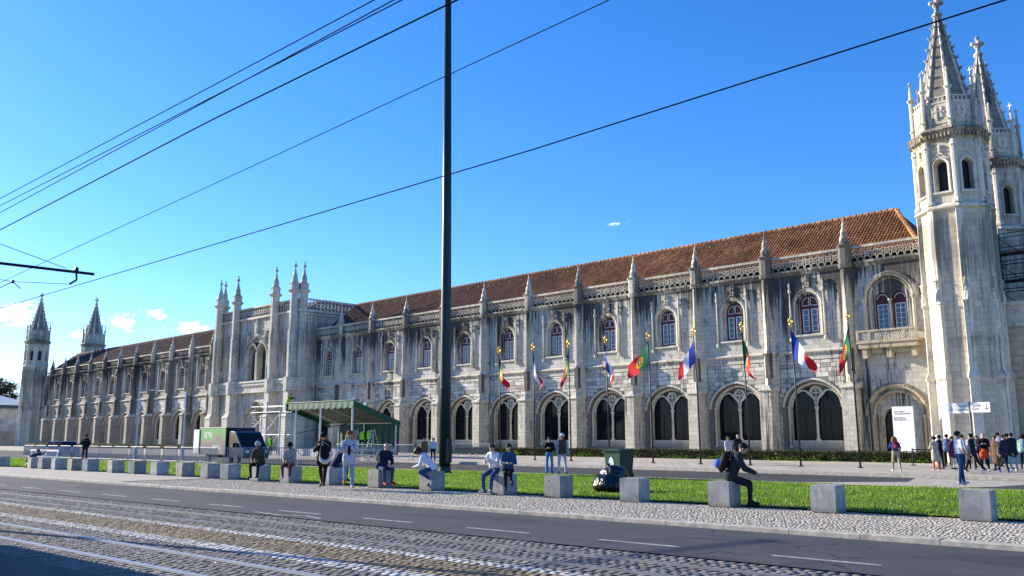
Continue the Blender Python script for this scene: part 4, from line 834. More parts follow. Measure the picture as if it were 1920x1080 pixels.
# flags
M['gold'] = mat('gold_finial', (.75, .48, .08), .3, .1, metal=.9); FC = dict(g=(.012, .17, .055), r=(.55, .012, .018), y=(.75, .5, .02), b=(.015, .05, .36), w=(.75, .74, .76))
for k, c in FC.items(): M['flag_'+k] = mat('flag_'+k, c, .75, .06, 4)
def flagpole(x, kind, side, droop, spread, label, seed):
    t = thing('flagpole', label, 'flagpole', (x, 47, .03), 0, 'row of flagpoles'); rn = random.Random(seed)
    MB().tube([(0, 0, 0), (-.04, 0, 4), (-.16, 0, 7.9)], [.055, .05, .035], 8).obj('pole', M['dark'], t, smooth=True); MB().lathe([(.16, 0), (.16, .03), (.07, .06), (.06, .2)], 10).obj('base_plate', M['dark'], t)
    f = MB(); f.T = Matrix.Translation((-.16, 0, 7.9)); f.lathe([(.03, 0), (.05, .05), (.03, .1), (.09, .16), (.12, .2)], 8); f.torus((0, 0, .38), .14, .02, 12, 4)
    for q in (0, pi/3, 2*pi/3): f.T = Matrix.Translation((-.16, 0, 7.9)) @ Matrix.Translation((0, 0, .38)) @ Matrix.Rotation(q, 4, 'Z') @ Matrix.Rotation(.35, 4, 'X'); f.torus((0, 0, 0), .135, .018, 12, 4)
    f.T = Matrix.Translation((-.16, 0, 7.9)); f.lathe([(.03, .5), (.05, .56), (.01, .64)], 6); f.obj('gold_finial', M['gold'], t, smooth=True)
    NU, NV = 30, 16; L_, H_ = 2.2, 1.45; V = []; mi = []; ph = rn.uniform(0, 6)
    for i in range(NU+1):
        u = i/NU
        for j in range(NV+1):
            v = j/NV; a = R(droop-4); wv = spread*(1-v*.25)
            fold = sin(u*5.2+v*2.6+ph)*.16*u**.6+sin(u*11+ph*2+v*4)*.05*u
            x_ = side*u*L_*cos(a)+fold*.5*side; y_ = fold*1.1-.06*u
            z_ = 7.72-v*H_*(1-.18*u)-u*L_*sin(a)*(1-.25*v)-.10*sin(u*pi)
            V.append((-.155+x_, y_, z_))
    F = [(i*(NV+1)+j, (i+1)*(NV+1)+j, (i+1)*(NV+1)+j+1, i*(NV+1)+j+1) for i in range(NU) for j in range(NV)]
    for i in range(NU):
        for j in range(NV):
            u = (i+.5)/NU; v = (j+.5)/NV
            if kind == 'fr': k = 0 if u < 1/3 else 1 if u < 2/3 else 2
            else:
                d = sqrt(((u-.4)*L_)**2+((v-.5)*H_)**2); k = 0 if u < .4 else 1
                if d < .40: k = 2
                if abs(u-.4)*L_ < .17 and abs(v-.48)*H_ < .22: k = 1
                if abs(u-.4)*L_ < .10 and abs(v-.48)*H_ < .15: k = 3
            mi.append(k)
    c = MB(); c.v = V; c.f = F; c.m = mi; c.obj('flag', [M['flag_'+q] for q in ('bwr' if kind == 'fr' else 'gryw')], t, smooth=True)
FL = [(-19.41, 'pt', -1, 77, .2, 'limp green and red flag on the pole nearest the doorway'), (-22.77, 'fr', 1, 58, .5, 'blue white and red flag blowing right, second pole from the doorway'), (-25.91, 'pt', 1, 77, .2, 'limp green and red flag, third pole from the doorway'), (-29.27, 'fr', -1, 60, .5, 'blue white red flag hanging left, fourth pole from the doorway'),
 (-32.78, 'pt', -1, 44, .8, 'green and red flag spread widest of all, blown to the left'), (-36.30, 'fr', 1, 76, .2, 'limp blue white red flag just left of the widest-spread flag'), (-39.66, 'pt', -1, 77, .2, 'limp green and red flag, third pole from the mast'), (-43.08, 'fr', 1, 73, .3, 'narrow blue white red flag, second pole from the mast'), (-46.61, 'pt', 1, 68, .5, 'green and red flag on the pole nearest the mast')]
for i, f in enumerate(FL): flagpole(*f, seed=i)
# text helper
def text(name, body, size, m, parent, loc, rot, ax='LEFT', sp=1.):
    c = bpy.data.curves.new(name, 'FONT'); c.body = body; c.size = size; c.extrude = .002;  c.align_x = ax; c.space_line = sp; c.materials.append(m)
    o = bpy.data.objects.new(name, c); COL.objects.link(o); o.parent = parent; o.location = loc; o.rotation_euler = rot
    dg = bpy.context.evaluated_depsgraph_get(); me = bpy.data.meshes.new_from_object(o.evaluated_get(dg)); bpy.data.objects.remove(o)
    return link_rot(me, name, parent, loc, rot)
def link_rot(me, name, parent, loc, rot): o = link(me, name, parent, loc); o.rotation_euler = rot; return o
M['ink'] = mat('grey_ink', (.12, .12, .13), .6, 0); M['ink_b'] = mat('blue_ink', (.10, .35, .6), .6, 0); M['panelw'] = mat('white_panel', (.80, .79, .75), .5, .03)
bn = thing('information_banner', 'tall white information panel standing in front of the arched doorway', 'sign', (-21.95, 60.7, 0), R(-5))
MB().box(-.70, .70, -.05, .05, .15, 3.72).obj('panel', M['panelw'], bn); MB().box(-.55, .55, -.3, .3, 0, .15).obj('foot', M['dark'], bn)
text('lettering', 'MOSTEIRO\nDOS JERÓNIMOS\n\nJERÓNIMOS\nMONASTERY', .155, M['ink'], bn, (-.6, -.056, 3.32), (pi/2, 0, 0), sp=.9); text('logo', '~ ● ~ ~~', .13, M['ink_b'], bn, (-.45, -.056, 1.25), (pi/2, 0, 0)); text('small_print', 'www', .07, M['ink'], bn, (-.45, -.056, .95), (pi/2, 0, 0)) if False else None
sg = thing('direction_sign', 'white two-part direction sign on a grey post above the crowd', 'sign', (-14.3, 48.9, .03), R(-6))
MB().tube([(0, 0, 0), (0, 0, 3.45)], .05, 8).obj('post', mat('grey_post', (.12, .14, .16), .5, .1), sg); MB().box(-1.13, -.05, -.03, .03, 2.86, 3.38).obj('left_board', M['panelw'], sg); MB().box(.05, 1.0, -.03, .03, 2.88, 3.40).obj('right_board', M['panelw'], sg)
text('lettering', 'Claustro\nCloister', .215, M['ink'], sg, (-.74, -.034, 3.16), (pi/2, 0, 0), sp=.85); text('lettering', 'Saída\nExit', .215, M['ink'], sg, (.13, -.034, 3.18), (pi/2, 0, 0), sp=.85)
def arrow(x, z):
    a = MB(); a.box(x-.013, x+.013, -.036, -.031, z-.12, z+.12); a.T = Matrix.Translation((x, -.0335, z-.12)) @ Matrix.Rotation(pi/4, 4, 'Y'); a.box(-.013, .013, -.003, .003, 0, .13); a.T = Matrix.Translation((x, -.0338, z-.12)) @ Matrix.Rotation(-pi/4, 4, 'Y'); a.box(-.013, .013, -.003, .003, 0, .13); a.obj('arrow', M['ink'], sg)
arrow(-.92, 3.12); arrow(.84, 3.14)
# queue barrier and stone post by the doorway
qb = thing('queue_barrier', 'black retractable belt barrier in front of the hedge gap', 'barrier', (-19.0, 53.6, .03))
for x in (0, 1.75, 3.4):
    p_ = MB().tube([(x, 0, 0), (x, 0, 1.0)], .035, 8); p_.lathe([(.18, 0), (.18, .03), (.04, .06)], 12, (x, 0, 0)); p_.obj('post', M['dark'], qb)
MB().box(0, 3.4, -.012, .012, .88, .95).obj('belt', M['dark'], qb)
sp_ = thing('stone_bollard', 'weathered white stone baluster post by the queue barrier', 'bollard', (-18.6, 57.0, .03)); MB().lathe([(.3, 0), (.3, .25), (.2, .35), (.26, .55), (.34, .85), (.25, 1.1), (.17, 1.2), (.3, 1.3), (.3, 1.4), (.2, 1.5), (.26, 1.62), (.1, 1.8)], 14).obj('body', M['tower_trim'], sp_, smooth=True)
# wheelie bin and rubbish bags
M['bin'] = mat('dark_green_plastic', (.022, .055, .036), .42, .12, 4); bi = thing('wheelie_bin', 'dark green wheelie bin with white oval sticker on the lawn', 'bin', (-21.6, 28.6, .02), R(-6))
bb = MB().prism([(-.36, -.36), (.36, -.36), (.36, .36), (-.36, .36)], .1, 1.02, [(-.42, -.42), (.42, -.42), (.42, .42), (-.42, .42)]); bb.box(-.46, .46, -.46, .46, 1.02, 1.08); bb.obj('body', M['bin'], bi)
ld = MB(); ld.prism([(-.49, -.52), (.49, -.52), (.49, .48), (-.49, .48)], 1.085, 1.15, [(-.44, -.44), (.44, -.44), (.44, .46), (-.44, .46)]); ld.obj('lid', M['bin'], bi); hb = MB().tube([(-.36, .46, 1.0), (-.36, .56, 1.05), (.36, .56, 1.05), (.36, .46, 1.0)], .022, 6); hb.obj('handle', M['bin'], bi)
for s in (-.32, .32): w = MB(); w.T = Matrix.Translation((s, .36, .12)) @ Matrix.Rotation(pi/2, 4, 'Y'); w.lathe([(.12, -.03), (.12, .03)], 14); w.obj('wheel', M['dark'], bi)
k = MB(); k.add([(-.06+.15*cos(t*pi/12)*.9, -.363, .62+.25*sin(t*pi/12)) for t in range(24)], [tuple(range(24))]); ko = k.obj('sticker', mat('sticker', (.62, .66, .68), .5, 0), bi); ko.rotation_euler = (R(3.75), 0, 0); ko.location = (0, 0, 0)
def bag_mat():
    m, nt, b = newmat('black_bin_liner'); b.inputs['Base Color'].default_value = (.008, .008, .011, 1); b.inputs['Roughness'].default_value = .32; n = noise(nt, posvec(nt), 8, 3, .5); bump(nt, b, n, .9, .07); return m
M['bag'] = bag_mat()
def lumpy(c, r, sq, seed, n=20, m=14, amp=.16):
    rn = np.random.default_rng(seed); K = rn.normal(0, 1, (10, 3))*3.2; ph = rn.uniform(0, 6, 10); mb = MB(); mb.ball((0, 0, 0), 1, n, m); V = []
    for v in mb.v:
        d = sum(sin(K[i][0]*v[0]+K[i][1]*v[1]+K[i][2]*v[2]+ph[i]) for i in range(10))/10; q = 1+amp*d*2; V.append((c[0]+v[0]*r*sq[0]*q, c[1]+v[1]*r*sq[1]*q, max(.0, c[2]+v[2]*r*sq[2]*q)))
    mb.v = V; return mb
tb_ = thing('rubbish_bag', 'black shiny rubbish bag slumped at the bottom of the pile', 'bag', (-16.55, 21.35, .01)); lumpy((0, 0, .2), .5, (1.05, .85, .66), 3, 26, 18, .14).obj('sack', M['bag'], tb_, smooth=True); MB().lathe([(.03, 0), (.06, .05), (.09, .12)], 8, (-.3, -.1, .38)).obj('knot', M['bag'], tb_)
tb_ = thing('rubbish_bag', 'black shiny rubbish bag on top of the pile by the bin', 'bag', (-16.6, 21.7, .34)); lumpy((0, 0, .16), .46, (.95, .9, .66), 8, 26, 18, .14).obj('sack', M['bag'], tb_, smooth=True); MB().lathe([(.05, 0), (.03, .05), (.07, .10)], 8, (-.12, -.1, .40)).obj('knot', M['bag'], tb_)
# ------------------------------------------------ event tent, scaffold tower, ladders
M['tarp'] = mat('green_tarpaulin', (.008, .085, .05), .5, .2, 2, .15, spec=.2); M['tarp_d'] = mat('dark_green_mesh', (.006, .055, .035), .6, .25, 3, .2); M['alu'] = mat('aluminium', (.55, .55, .56), .4, .06, 3, metal=.7); M['liner'] = mat('canopy_underside', (.10, .13, .09), .8, .15, 2)
te = thing('event_tent', 'green open-sided canopy tent being set up before the wing', 'tent', (-66.5, 46.2, .03)); w2 = 5.4; yf, yb = -2.3, 2.8; zf, zb = 4.75, 3.05
r_ = MB(); r_.add([(-w2, yf, zf), (w2, yf, zf), (w2, yb, zb), (-w2, yb, zb), (-w2, yf, zf-.04), (w2, yf, zf-.04), (w2, yb, zb-.04), (-w2, yb, zb-.04)], [(0, 1, 2, 3), (0, 4, 5, 1), (1, 5, 6, 2), (2, 6, 7, 3), (3, 7, 4, 0)]); r_.obj('canopy', M['tarp'], te)
MB().add([(-w2+.03, yf+.03, zf-.045), (w2-.03, yf+.03, zf-.045), (w2-.03, yb-.03, zb-.045), (-w2+.03, yb-.03, zb-.045)], [(3, 2, 1, 0)]).obj('canopy_lining', M['liner'], te)
v = MB(); n = 60
for i in range(n):
    x0 = -w2+i*2*w2/n; x1 = x0+2*w2/n; d0 = .5+.16*abs(sin(i*pi/5)); d1 = .5+.16*abs(sin((i+1)*pi/5)); yy = lambda q: yf-.03-.018*sin(q*1.3)
    v.add([(x0, yf-.01, zf+.02), (x1, yf-.01, zf+.02), (x1, yy(i+1), zf-d1), (x0, yy(i), zf-d0)], [(0, 1, 2, 3)])
for s in (-w2, w2): v.add([(s*1.002, yf, zf+.01), (s*1.002, yb, zb+.01), (s*1.002, yb, zb-.5), (s*1.002, yf, zf-.5)], [(0, 1, 2, 3)])
v.obj('valance', M['tarp'], te); MB().tube([(-w2-.05, yf-.03, zf+.05), (w2+.05, yf-.03, zf+.03)], .035, 8).obj('ridge_pole', M['tarp'], te)
for x in (-3.6, .4, w2-.25): MB().tube([(x, yf+.1, 0), (x, yf+.1, zf-.1)], .085, 8).obj('post', M['alu'], te)
for x in (-3.6, .4, w2-.3): MB().tube([(x, yb-.25, 0), (x, yb-.25, zb)], .07, 8).obj('post', M['alu'], te)
for x in (-3.6, .4, w2-.3): MB().tube([(x, yf+.1, zf-.2), (x, yb-.2, zb-.12)], .05, 6).obj('rafter', M['alu'], te)
MB().tube([(-w2+.1, yb-.3, zb-.12), (w2-.1, yb-.3, zb-.12)], .05, 6).obj('purlin', M['alu'], te); MB().tube([(-3.6, yf+.1, 2.0), (-.6, yb-.6, zb)], .035, 6).obj('brace', M['dark'], te)
bw_ = MB(); n = 40
for i in range(n):
    x0 = -3.9+i*(w2+3.9)/n; x1 = -3.9+(i+1)*(w2+3.9)/n; f = lambda q: yb-.08+.06*sin(q*1.7)+.04*sin(q*.6); bw_.add([(x0, f(i), .1), (x1, f(i+1), .1), (x1, yb-.1, zb-.05), (x0, yb-.1, zb-.05)], [(0, 1, 2, 3)])
bw_.obj('back_sheet', M['tarp_d'], te); st_ = MB().box(-3.8, w2-.2, yf+.4, yb-.4, .45, .62); st_.box(-3.8, w2-.2, yf+.42, yf+.5, 0, .45); st_.obj('stage_deck', mat('stage_grey', (.42, .42, .42), .6, .1), te)
sc = thing('scaffold_tower', 'white tubular scaffold tower left of the green tent', 'scaffold', (-74.2, 44.0, .03)); M['whitet'] = mat('white_tubes', (.48, .48, .48), .45, .06)
for x in (-3.0, 0, 2.4):
    for y in (-.6, .6): MB().tube([(x, y, 0), (x, y, 5.0 if x < 2 else 4.2)], .06, 6).obj('standard', M['whitet'], sc)
for z in (1.9, 4.0, 4.55):
    for y in (-.6, .6): MB().tube([(-3.1, y, z), (2.5, y, z)], .05, 6).obj('ledger', M['whitet'], sc)
for x0, x1, z0 in ((-3, 0, .3), (0, 2.4, .3), (-3, 0, 2.2), (0, 2.4, 2.2)):
    for a, b_ in ((x0, x1), (x1, x0)): MB().tube([(a, -.62, z0), (b_, -.62, z0+1.7)], .035, 6).obj('diagonal', M['whitet'], sc)
MB().box(-3.0, 2.4, -.55, .55, 3.9, 3.97).obj('platform', M['twig'], sc)
for x in (-2.9, -2.2, 2.2): MB().tube([(x, -.6, 0), (x, -.6, 4.6)], .02, 5).obj('ladder_rail', M['whitet'], sc)
for i in range(14): MB().tube([(-2.9, -.6, .3+i*.3), (-2.2, -.6, .3+i*.3)], .015, 5).obj('rung', M['whitet'], sc)
def ladder(x, y, label):
    t = thing('step_ladder', label, 'ladder', (x, y, .65), R(10), 'step ladders inside the tent')
    for s in (-.28, .28):
        MB().tube([(s, -.5, 0), (s*.6, 0, 1.75)], .028, 6).obj('rail', M['alu'], t); MB().tube([(s, .5, 0), (s*.6, 0, 1.75)], .024, 6).obj('rear_leg', M['alu'], t)
    for i in range(6):
        z = .25+i*.26; MB().box(-.27+.015*i, .27-.015*i, -.5+z/1.75*.5-.04, -.5+z/1.75*.5+.04, z, z+.025).obj('tread', M['alu'], t)
ladder(-63.9, 46.3, 'aluminium step ladder in the tent left of the two workers'); ladder(-61.6, 46.4, 'aluminium step ladder in the tent right of the two workers')
# ------------------------------------------------ crowd barriers
M['galv'] = mat('galvanised_steel', (.30, .32, .34), .55, .1, 3, metal=.1); M['rw'] = mat('white_plastic_barrier', (.70, .70, .70), .5, .05); M['rwr'] = mat('red_barrier_stripe', (.5, .05, .04), .5, .05)
fm = MB(); W_ = 1.1; fm.tube([(-W_, 0, .18), (-W_, 0, 1.0), (-W_+.1, 0, 1.1), (W_-.1, 0, 1.1), (W_, 0, 1.0), (W_, 0, .18), (-W_, 0, .18)], .019, 6); fme = fm.mesh('frame', M['galv'])
bm_ = MB()
for i in range(17): bm_.tube([(-W_+.12+i*.123, 0, .18), (-W_+.12+i*.123, 0, 1.1)], .019, 4, caps=False)
bme = bm_.mesh('bars', M['galv']); ft = MB().tube([(0, -.3, 0), (0, -.05, .14), (0, 0, .3), (0, .05, .14), (0, .3, 0)], .02, 5).mesh('foot', M['galv'])
def barrier(x, y, rz, label, grp='galvanised crowd barriers'):
    t = thing('crowd_barrier', label, 'barrier', (x, y, -.1 if y < 40 else .03), rz, grp); link(fme, 'frame', t); link(bme, 'bars', t)
    for s in (-.8, .8): link(ft, 'foot', t, (s, 0, 0))
ORD = ['first', 'second', 'third', 'fourth', 'fifth', 'sixth', 'seventh', 'eighth', 'ninth', 'tenth', 'eleventh', 'twelfth', 'thirteenth', 'fourteenth']
def chain(p0, p1, lab):
    p0 = Vector(p0); p1 = Vector(p1); d = p1-p0; n = max(1, int(d.length/2.28)); rz = atan2(d.y, d.x)
    for i in range(n):
        p = p0+d*((i+.5)/n); barrier(p.x, p.y, rz+random.uniform(-.05, .05), 'galvanised crowd barrier, %s from the left %s' % (ORD[i], lab))
chain((-84, 25.6), (-52.6, 27.4), 'in the long row before the truck'); chain((-52.4, 27.6), (-49.2, 39.0), 'in the row crossing the lane'); chain((-60.5, 41.6), (-47.4, 41.6), 'in the row below the tent front'); chain((-62, 52), (-52.5, 52), 'by the hedge beside the mast')
for i, (x, y, l) in enumerate([(-56.6, 18.0, 'white plastic barrier with red top at the left edge of the picture'), (-54.5, 18.1, 'white plastic barrier with red top behind the kneeling photographer')]):
    t = thing('plastic_barrier', l, 'barrier', (x, y, 0), R(3)); MB().box(-1, 1, -.03, .03, .85, .95).obj('top_rail', M['rw'], t); MB().box(-1, 1, -.032, .032, .952, .98).obj('stripe', M['rwr'], t); MB().box(-1, 1, -.03, .03, .25, .32).obj('bottom_rail', M['rw'], t)
    for s in (-.85, .85):
        MB().box(s-.03, s+.03, -.025, .025, .3, .9).obj('upright', M['rw'], t)
        for q in (-1, 1): MB().tube([(s, 0, .3), (s+q*.1, q*.3, .0)], .025, 5).obj('leg', M['rw'], t)
    g = MB()
    for k in range(12): g.tube([(-.75+k*.137, 0, .3), (-.75+k*.137, 0, .87)], .01, 4, caps=False)
    g.obj('bars', M['rw'], t)
# ------------------------------------------------ vehicles
M['navy'] = mat('navy_paint', (.012, .018, .04), .25, .05, 2, spec=.6); M['tyre'] = mat('tyre_rubber', (.012, .012, .013), .85, .1); M['rim'] = mat('alloy', (.45, .45, .46), .35, .05, metal=.8); M['wscreen'] = mat('windscreen', (.008, .010, .013), .12, 0, spec=.3)
M['tgreen'] = mat('green_livery', (.045, .26, .035), .45, .05); M['tgrey'] = mat('grey_livery', (.09, .09, .095), .5, .05); M['tred'] = mat('red_livery', (.30, .07, .08), .5, .05); M['tblack'] = mat('black_box', (.012, .012, .014), .5, .1); M['carw'] = mat('silver_paint', (.62, .64, .67), .28, .03, 2, spec=.6)
def wheel(par, x, y, z, r, w=.2):
    q = MB(); q.T = Matrix.Rotation(pi/2, 4, 'X'); q.lathe([(r*.6, -w/2), (r*.92, -w/2), (r, -w*.3), (r, w*.3), (r*.92, w/2), (r*.6, w/2)], 20); t = q.obj('wheel', M['tyre'], par, (x, y, z), smooth=False)
    q = MB(); q.T = Matrix.Rotation(pi/2, 4, 'X'); q.lathe([(r*.62, -w/2-.005), (r*.55, -w/2+.03), (r*.2, -w/2+.02), (r*.16, -w/2-.01), (.01, -w/2-.012)], 12); q.obj('rim', M['rim'], t)
tk = thing('box_truck', 'small navy box truck with green lettered side parked behind the barriers', 'truck', (-56.3, 30.4, -.13), R(-3))
cb = MB(); prof = [(1.15, .45), (3.45, .45), (3.55, .62), (3.5, 1.0), (3.15, 1.2), (2.3, 2.1), (2.1, 2.2), (1.15, 2.24)]
n = len(prof); cb.add([(x, -.92, z) for x, z in prof]+[(x, .92, z) for x, z in prof], [tuple(range(n))]+[tuple(range(2*n-1, n-1, -1))]+[(i, n+i, n+(i+1) % n, (i+1) % n) for i in range(n)])
co = cb.obj('cab', M['navy'], tk); bev2 = co.modifiers.new('b', 'BEVEL'); bev2.width = .06; bev2.segments = 3; bev2.limit_method = 'ANGLE'
wsn = MB(); wsn.add([(3.13, -.78, 1.24), (3.13, .78, 1.24), (2.36, .74, 2.06), (2.36, -.74, 2.06)], [(0, 1, 2, 3)]); w_o = wsn.obj('windscreen', M['wscreen'], tk); w_o.location = (.012, 0, .014)
for s in (-1, 1):
    MB().add([(1.35, s*.925, 1.3), (2.0, s*.925, 1.3), (2.7, s*.925, 1.34), (2.12, s*.925, 1.98), (1.35, s*.925, 2.02)], [(0, 1, 2, 3, 4)]).obj('side_window', M['wscreen'], tk)
    MB().box(2.35, 2.45, s*.95, s*1.18, 1.12, 1.42).obj('mirror', M['tblack'], tk); MB().box(3.46, 3.54, s*.62-.17, s*.62+.17, .78, .95).obj('headlight', M['panelw'], tk)
    MB().box(1.5, 1.62, s*.93-.01, s*.93+.01, 1.05, 1.1).obj('door_handle', M['tblack'], tk)
MB().box(3.5, 3.6, -.85, .85, .42, .62).obj('bumper', M['tblack'], tk); MB().box(3.5, 3.55, -.5, .5, .68, .92).obj('grille', M['tblack'], tk); MB().box(3.602, 3.61, -.26, .26, .47, .58).obj('number_plate', M['panelw'], tk)
bxo = MB().box(-3.1, 1.1, -1.05, 1.05, .62, 2.45); bxo.obj('cargo_box', M['tblack'], tk); MB().box(-3.12, 1.12, -1.07, 1.07, 2.452, 2.49).obj('roof_edge', M['rim'], tk); MB().box(-3.0, 1.2, -.5, .5, .42, .62).obj('chassis', M['tblack'], tk)
MB().box(-3.05, 1.05, -1.058, -1.052, 1.55, 2.42).obj('green_panel', M['tgreen'], tk); MB().box(-3.05, 1.05, -1.058, -1.0521, .68, 1.545).obj('grey_panel', M['tgrey'], tk)
hz_ = MB()
for (a, b_, w) in (((-3.0, 1.50), (-1.0, 1.50), .05), ((-1.0, 1.50), (0, 2.0), .05), ((0, 2.0), (.75, 1.55), .05), ((.75, 1.55), (.75, .72), .05), ((-3.0, 1.38), (-1.0, 1.38), .03)):
    d = Vector((b_[0]-a[0], b_[1]-a[1])).normalized(); nx, nz = -d.y*w, d.x*w; hz_.add([(a[0]-nx, -1.061, a[1]-nz), (b_[0]-nx, -1.061, b_[1]-nz), (b_[0]+nx, -1.061, b_[1]+nz), (a[0]+nx, -1.061, a[1]+nz)], [(0, 1, 2, 3)])
hz_.obj('red_outline', M['tred'], tk); MB().add([(-.9, -1.0595, 1.46), (0, -1.0595, 1.92), (.68, -1.0595, 1.5), (.68, -1.0595, .7), (-.9, -1.0595, .7)], [(0, 1, 2, 3, 4)]).obj('house_shape', M['tgrey'], tk)
text('lettering', 'ESTRE', .5, M['panelw'], tk, (-2.35, -1.063, 1.78), (pi/2, 0, 0)); text('lettering', 'FESTAS', .36, M['panelw'], tk, (-.85, -1.064, 1.0), (pi/2, 0, 0)); MB().box(-3.95, -3.08, -1.12, -1.05, .70, 2.35).obj('open_rear_door', M['panelw'], tk)
for x in (-1.9, 2.6):
    for s in (-.88, .88): wheel(tk, x, s, .34, .34)
ca = thing('parked_car', 'silver estate car parked far left beyond the barriers', 'car', (-93.5, 31.5, -.13), R(200))
def carbody(prof, w):
    q = MB(); n = len(prof); sec = [(-w, .0), (-w*.96, 1), (w*.96, 1), (w, 0)]; V = []
    for s in (-1, -.93, .93, 1):
        for x, z in prof: V.append((x, s*w, z if abs(s) < 1 else .35+(z-.35)*.93))
    F = [tuple(range(n)), tuple(range(4*n-1, 3*n-1, -1))]
    for a in range(3): F += [(a*n+i, (a+1)*n+i, (a+1)*n+(i+1) % n, a*n+(i+1) % n) for i in range(n)]
    return q.add(V, F)
carbody([(-2.1, .3), (2.15, .3), (2.2, .62), (1.9, .78), (1.05, .90), (-2.1, .92), (-2.18, .6)], .88).obj('body', M['carw'], ca); carbody([(1.05, .9), (.35, 1.4), (-1.55, 1.45), (-2.05, .92)], .78).obj('cabin', M['wscreen'], ca); MB().box(-1.6, .35, -.70, .70, 1.42, 1.47).obj('roof', M['carw'], ca)
for s in (-.55, .55): MB().box(-2.2, -2.1, s-.2, s+.2, .68, .86).obj('tail_light', M['rwr'], ca)
for s in (-.6, .6): MB().box(2.12, 2.2, s-.18, s+.18, .6, .74).obj('headlight', M['panelw'], ca)
for s in (-.62, 0, .62): MB().box(-.5-.03, -.5+.03, s*1.27-.01, s*1.27+.01, .9, 1.42).obj('pillar', M['carw'], ca)
MB().box(-2.22, -2.15, -.25, .25, .5, .6).obj('number_plate', M['panelw'], ca)
for x in (-1.35, 1.35):
    for s in (-.8, .8): wheel(ca, x, s, .31, .31)
# lamp posts at left
for i, (x, y, arm_, l) in enumerate([(-72.5, 30.5, 1, 'light grey lamp post with short arm before the west wing'), (-73.5, 35.0, 0, 'plain light grey post without arm before the west wing')]):
    t = thing('lamp_post', l, 'lamp post', (x, y, -.1), 0); MB().tube([(0, 0, 0), (0, 0, 5.7)], [.085, .055], 8).obj('post', M['rw'], t); MB().lathe([(.14, 0), (.14, .9), (.1, 1.0)], 10).obj('base', M['rw'], t)
    if arm_: MB().tube([(0, 0, 5.68), (.45, .9, 5.7)], .03, 6).obj('arm', M['rw'], t); MB().box(.3, .55, .8, 1.25, 5.64, 5.72).obj('lamp_head', M['rw'], t)
# left background: cafe pavilion and pines
bd_ = thing('cafe_pavilion', 'low glazed pavilion with white roof and navy sign at the left edge', 'building', (-232, 53, 0), R(0))
MB().box(-14, 16, 0, 14, 0, 3.2).obj('ground_floor', mat('pavilion_wall', (.34, .31, .26), .7, .2, .7), bd_); MB().box(-14, 16, -.5, 14, 3.2, 5.6).obj('fascia', mat('pavilion_fascia', (.45, .47, .48), .6, .3, .5), bd_); MB().box(-14, 16, .2, 14, 5.6, 8.2).obj('upper_glazing', mat('pavilion_glass', (.42, .42, .38), .25, .3, .6), bd_); MB().box(-14.4, 16.4, -.8, 14.4, 8.2, 8.9).obj('eaves', mat('pavilion_eaves', (.05, .09, .12), .5, .1), bd_)
MB().prism([(-15, -1.2), (17, -1.2), (17, 15), (-15, 15)], 8.9, 11.6, [(-4, 5), (6, 5), (6, 9), (-4, 9)]).obj('roof', mat('white_roof', (.80, .77, .70), .6, .06), bd_)
for i in range(11): MB().box(-13.6+i*3-.1, -13.6+i*3+.1, .1, .19, 5.6, 8.2).obj('mullion', M['dark'], bd_); MB().box(-13+i*2.8, -11.6+i*2.8, -.1, -.01, .2, 2.6).obj('door_leaf', M['glass'] if i % 2 else M['conc2'], bd_)
MB().box(6.2, 13, -.75, -.52, 3.4, 5.4).obj('sign_board', mat('navy_sign', (.015, .035, .14), .5, .05), bd_); text('lettering', 'MUSEUM', 1.25, M['panelw'], bd_, (7.0, -.76, 3.9), (pi/2, 0, 0))
M['pine'] = leaf_mat('pine_needles', (.010, .022, .010), (.02, .04, .014), (.035, .06, .02)); M['bark'] = mat('pine_bark', (.05, .04, .03), .9, .3, 3)
def pine(x, y, h, r, label, seed):
    t = thing('umbrella_pine', label, 'tree', (x, y, 0)); rn = np.random.default_rng(seed); tr = MB(); tr.tube([(0, 0, 0), (.2, .1, h*.35), (-.1, .2, h*.62), (0, 0, h*.8)], [.5, .4, .3, .12], 8); cl = []
    for k in range(14):
        a = rn.uniform(0, 2*pi); q = rn.uniform(.25, 1)*r; e = (q*cos(a), q*sin(a), h*rn.uniform(.68, .96)-q*.12); tr.tube([(0, 0, h*rn.uniform(.45, .65)), (e[0]*.5, e[1]*.5, (e[2]+h*.6)/2), e], [.16, .1, .04], 5); cl.append(e)
    tr.obj('trunk', M['bark'], t); cl = np.array(cl)
    def fn(n): i = rn.integers(0, len(cl), n); return cl[i]+rn.normal(0, 1, (n, 3))*np.array([1.25, 1.25, .55])
    link(foliage(6500, fn, .22, M['pine'], 'crown'), 'crown', t, kind='stuff')
for i, (x, y, h, r, l) in enumerate([(-250, 62, 16.5, 6, 'dark umbrella pine nearest the far tower at left'), (-258, 56, 15.5, 6.5, 'dark umbrella pine at the extreme left edge'), (-246, 66, 15.5, 7, 'dark umbrella pine just left of the far tower shaft'), (-262, 70, 18.5, 7, 'dark umbrella pine behind the pavilion, rearmost')]): pine(x, y, h, r, l, i)
hl = MB(); hl.lathe([(150, 0), (140, 6), (90, 12), (20, 15)], 24, (-520, 260, -1)); hl.obj('far_hill', mat('far_trees', (.03, .045, .025), .95, .3, .1), kind='structure')
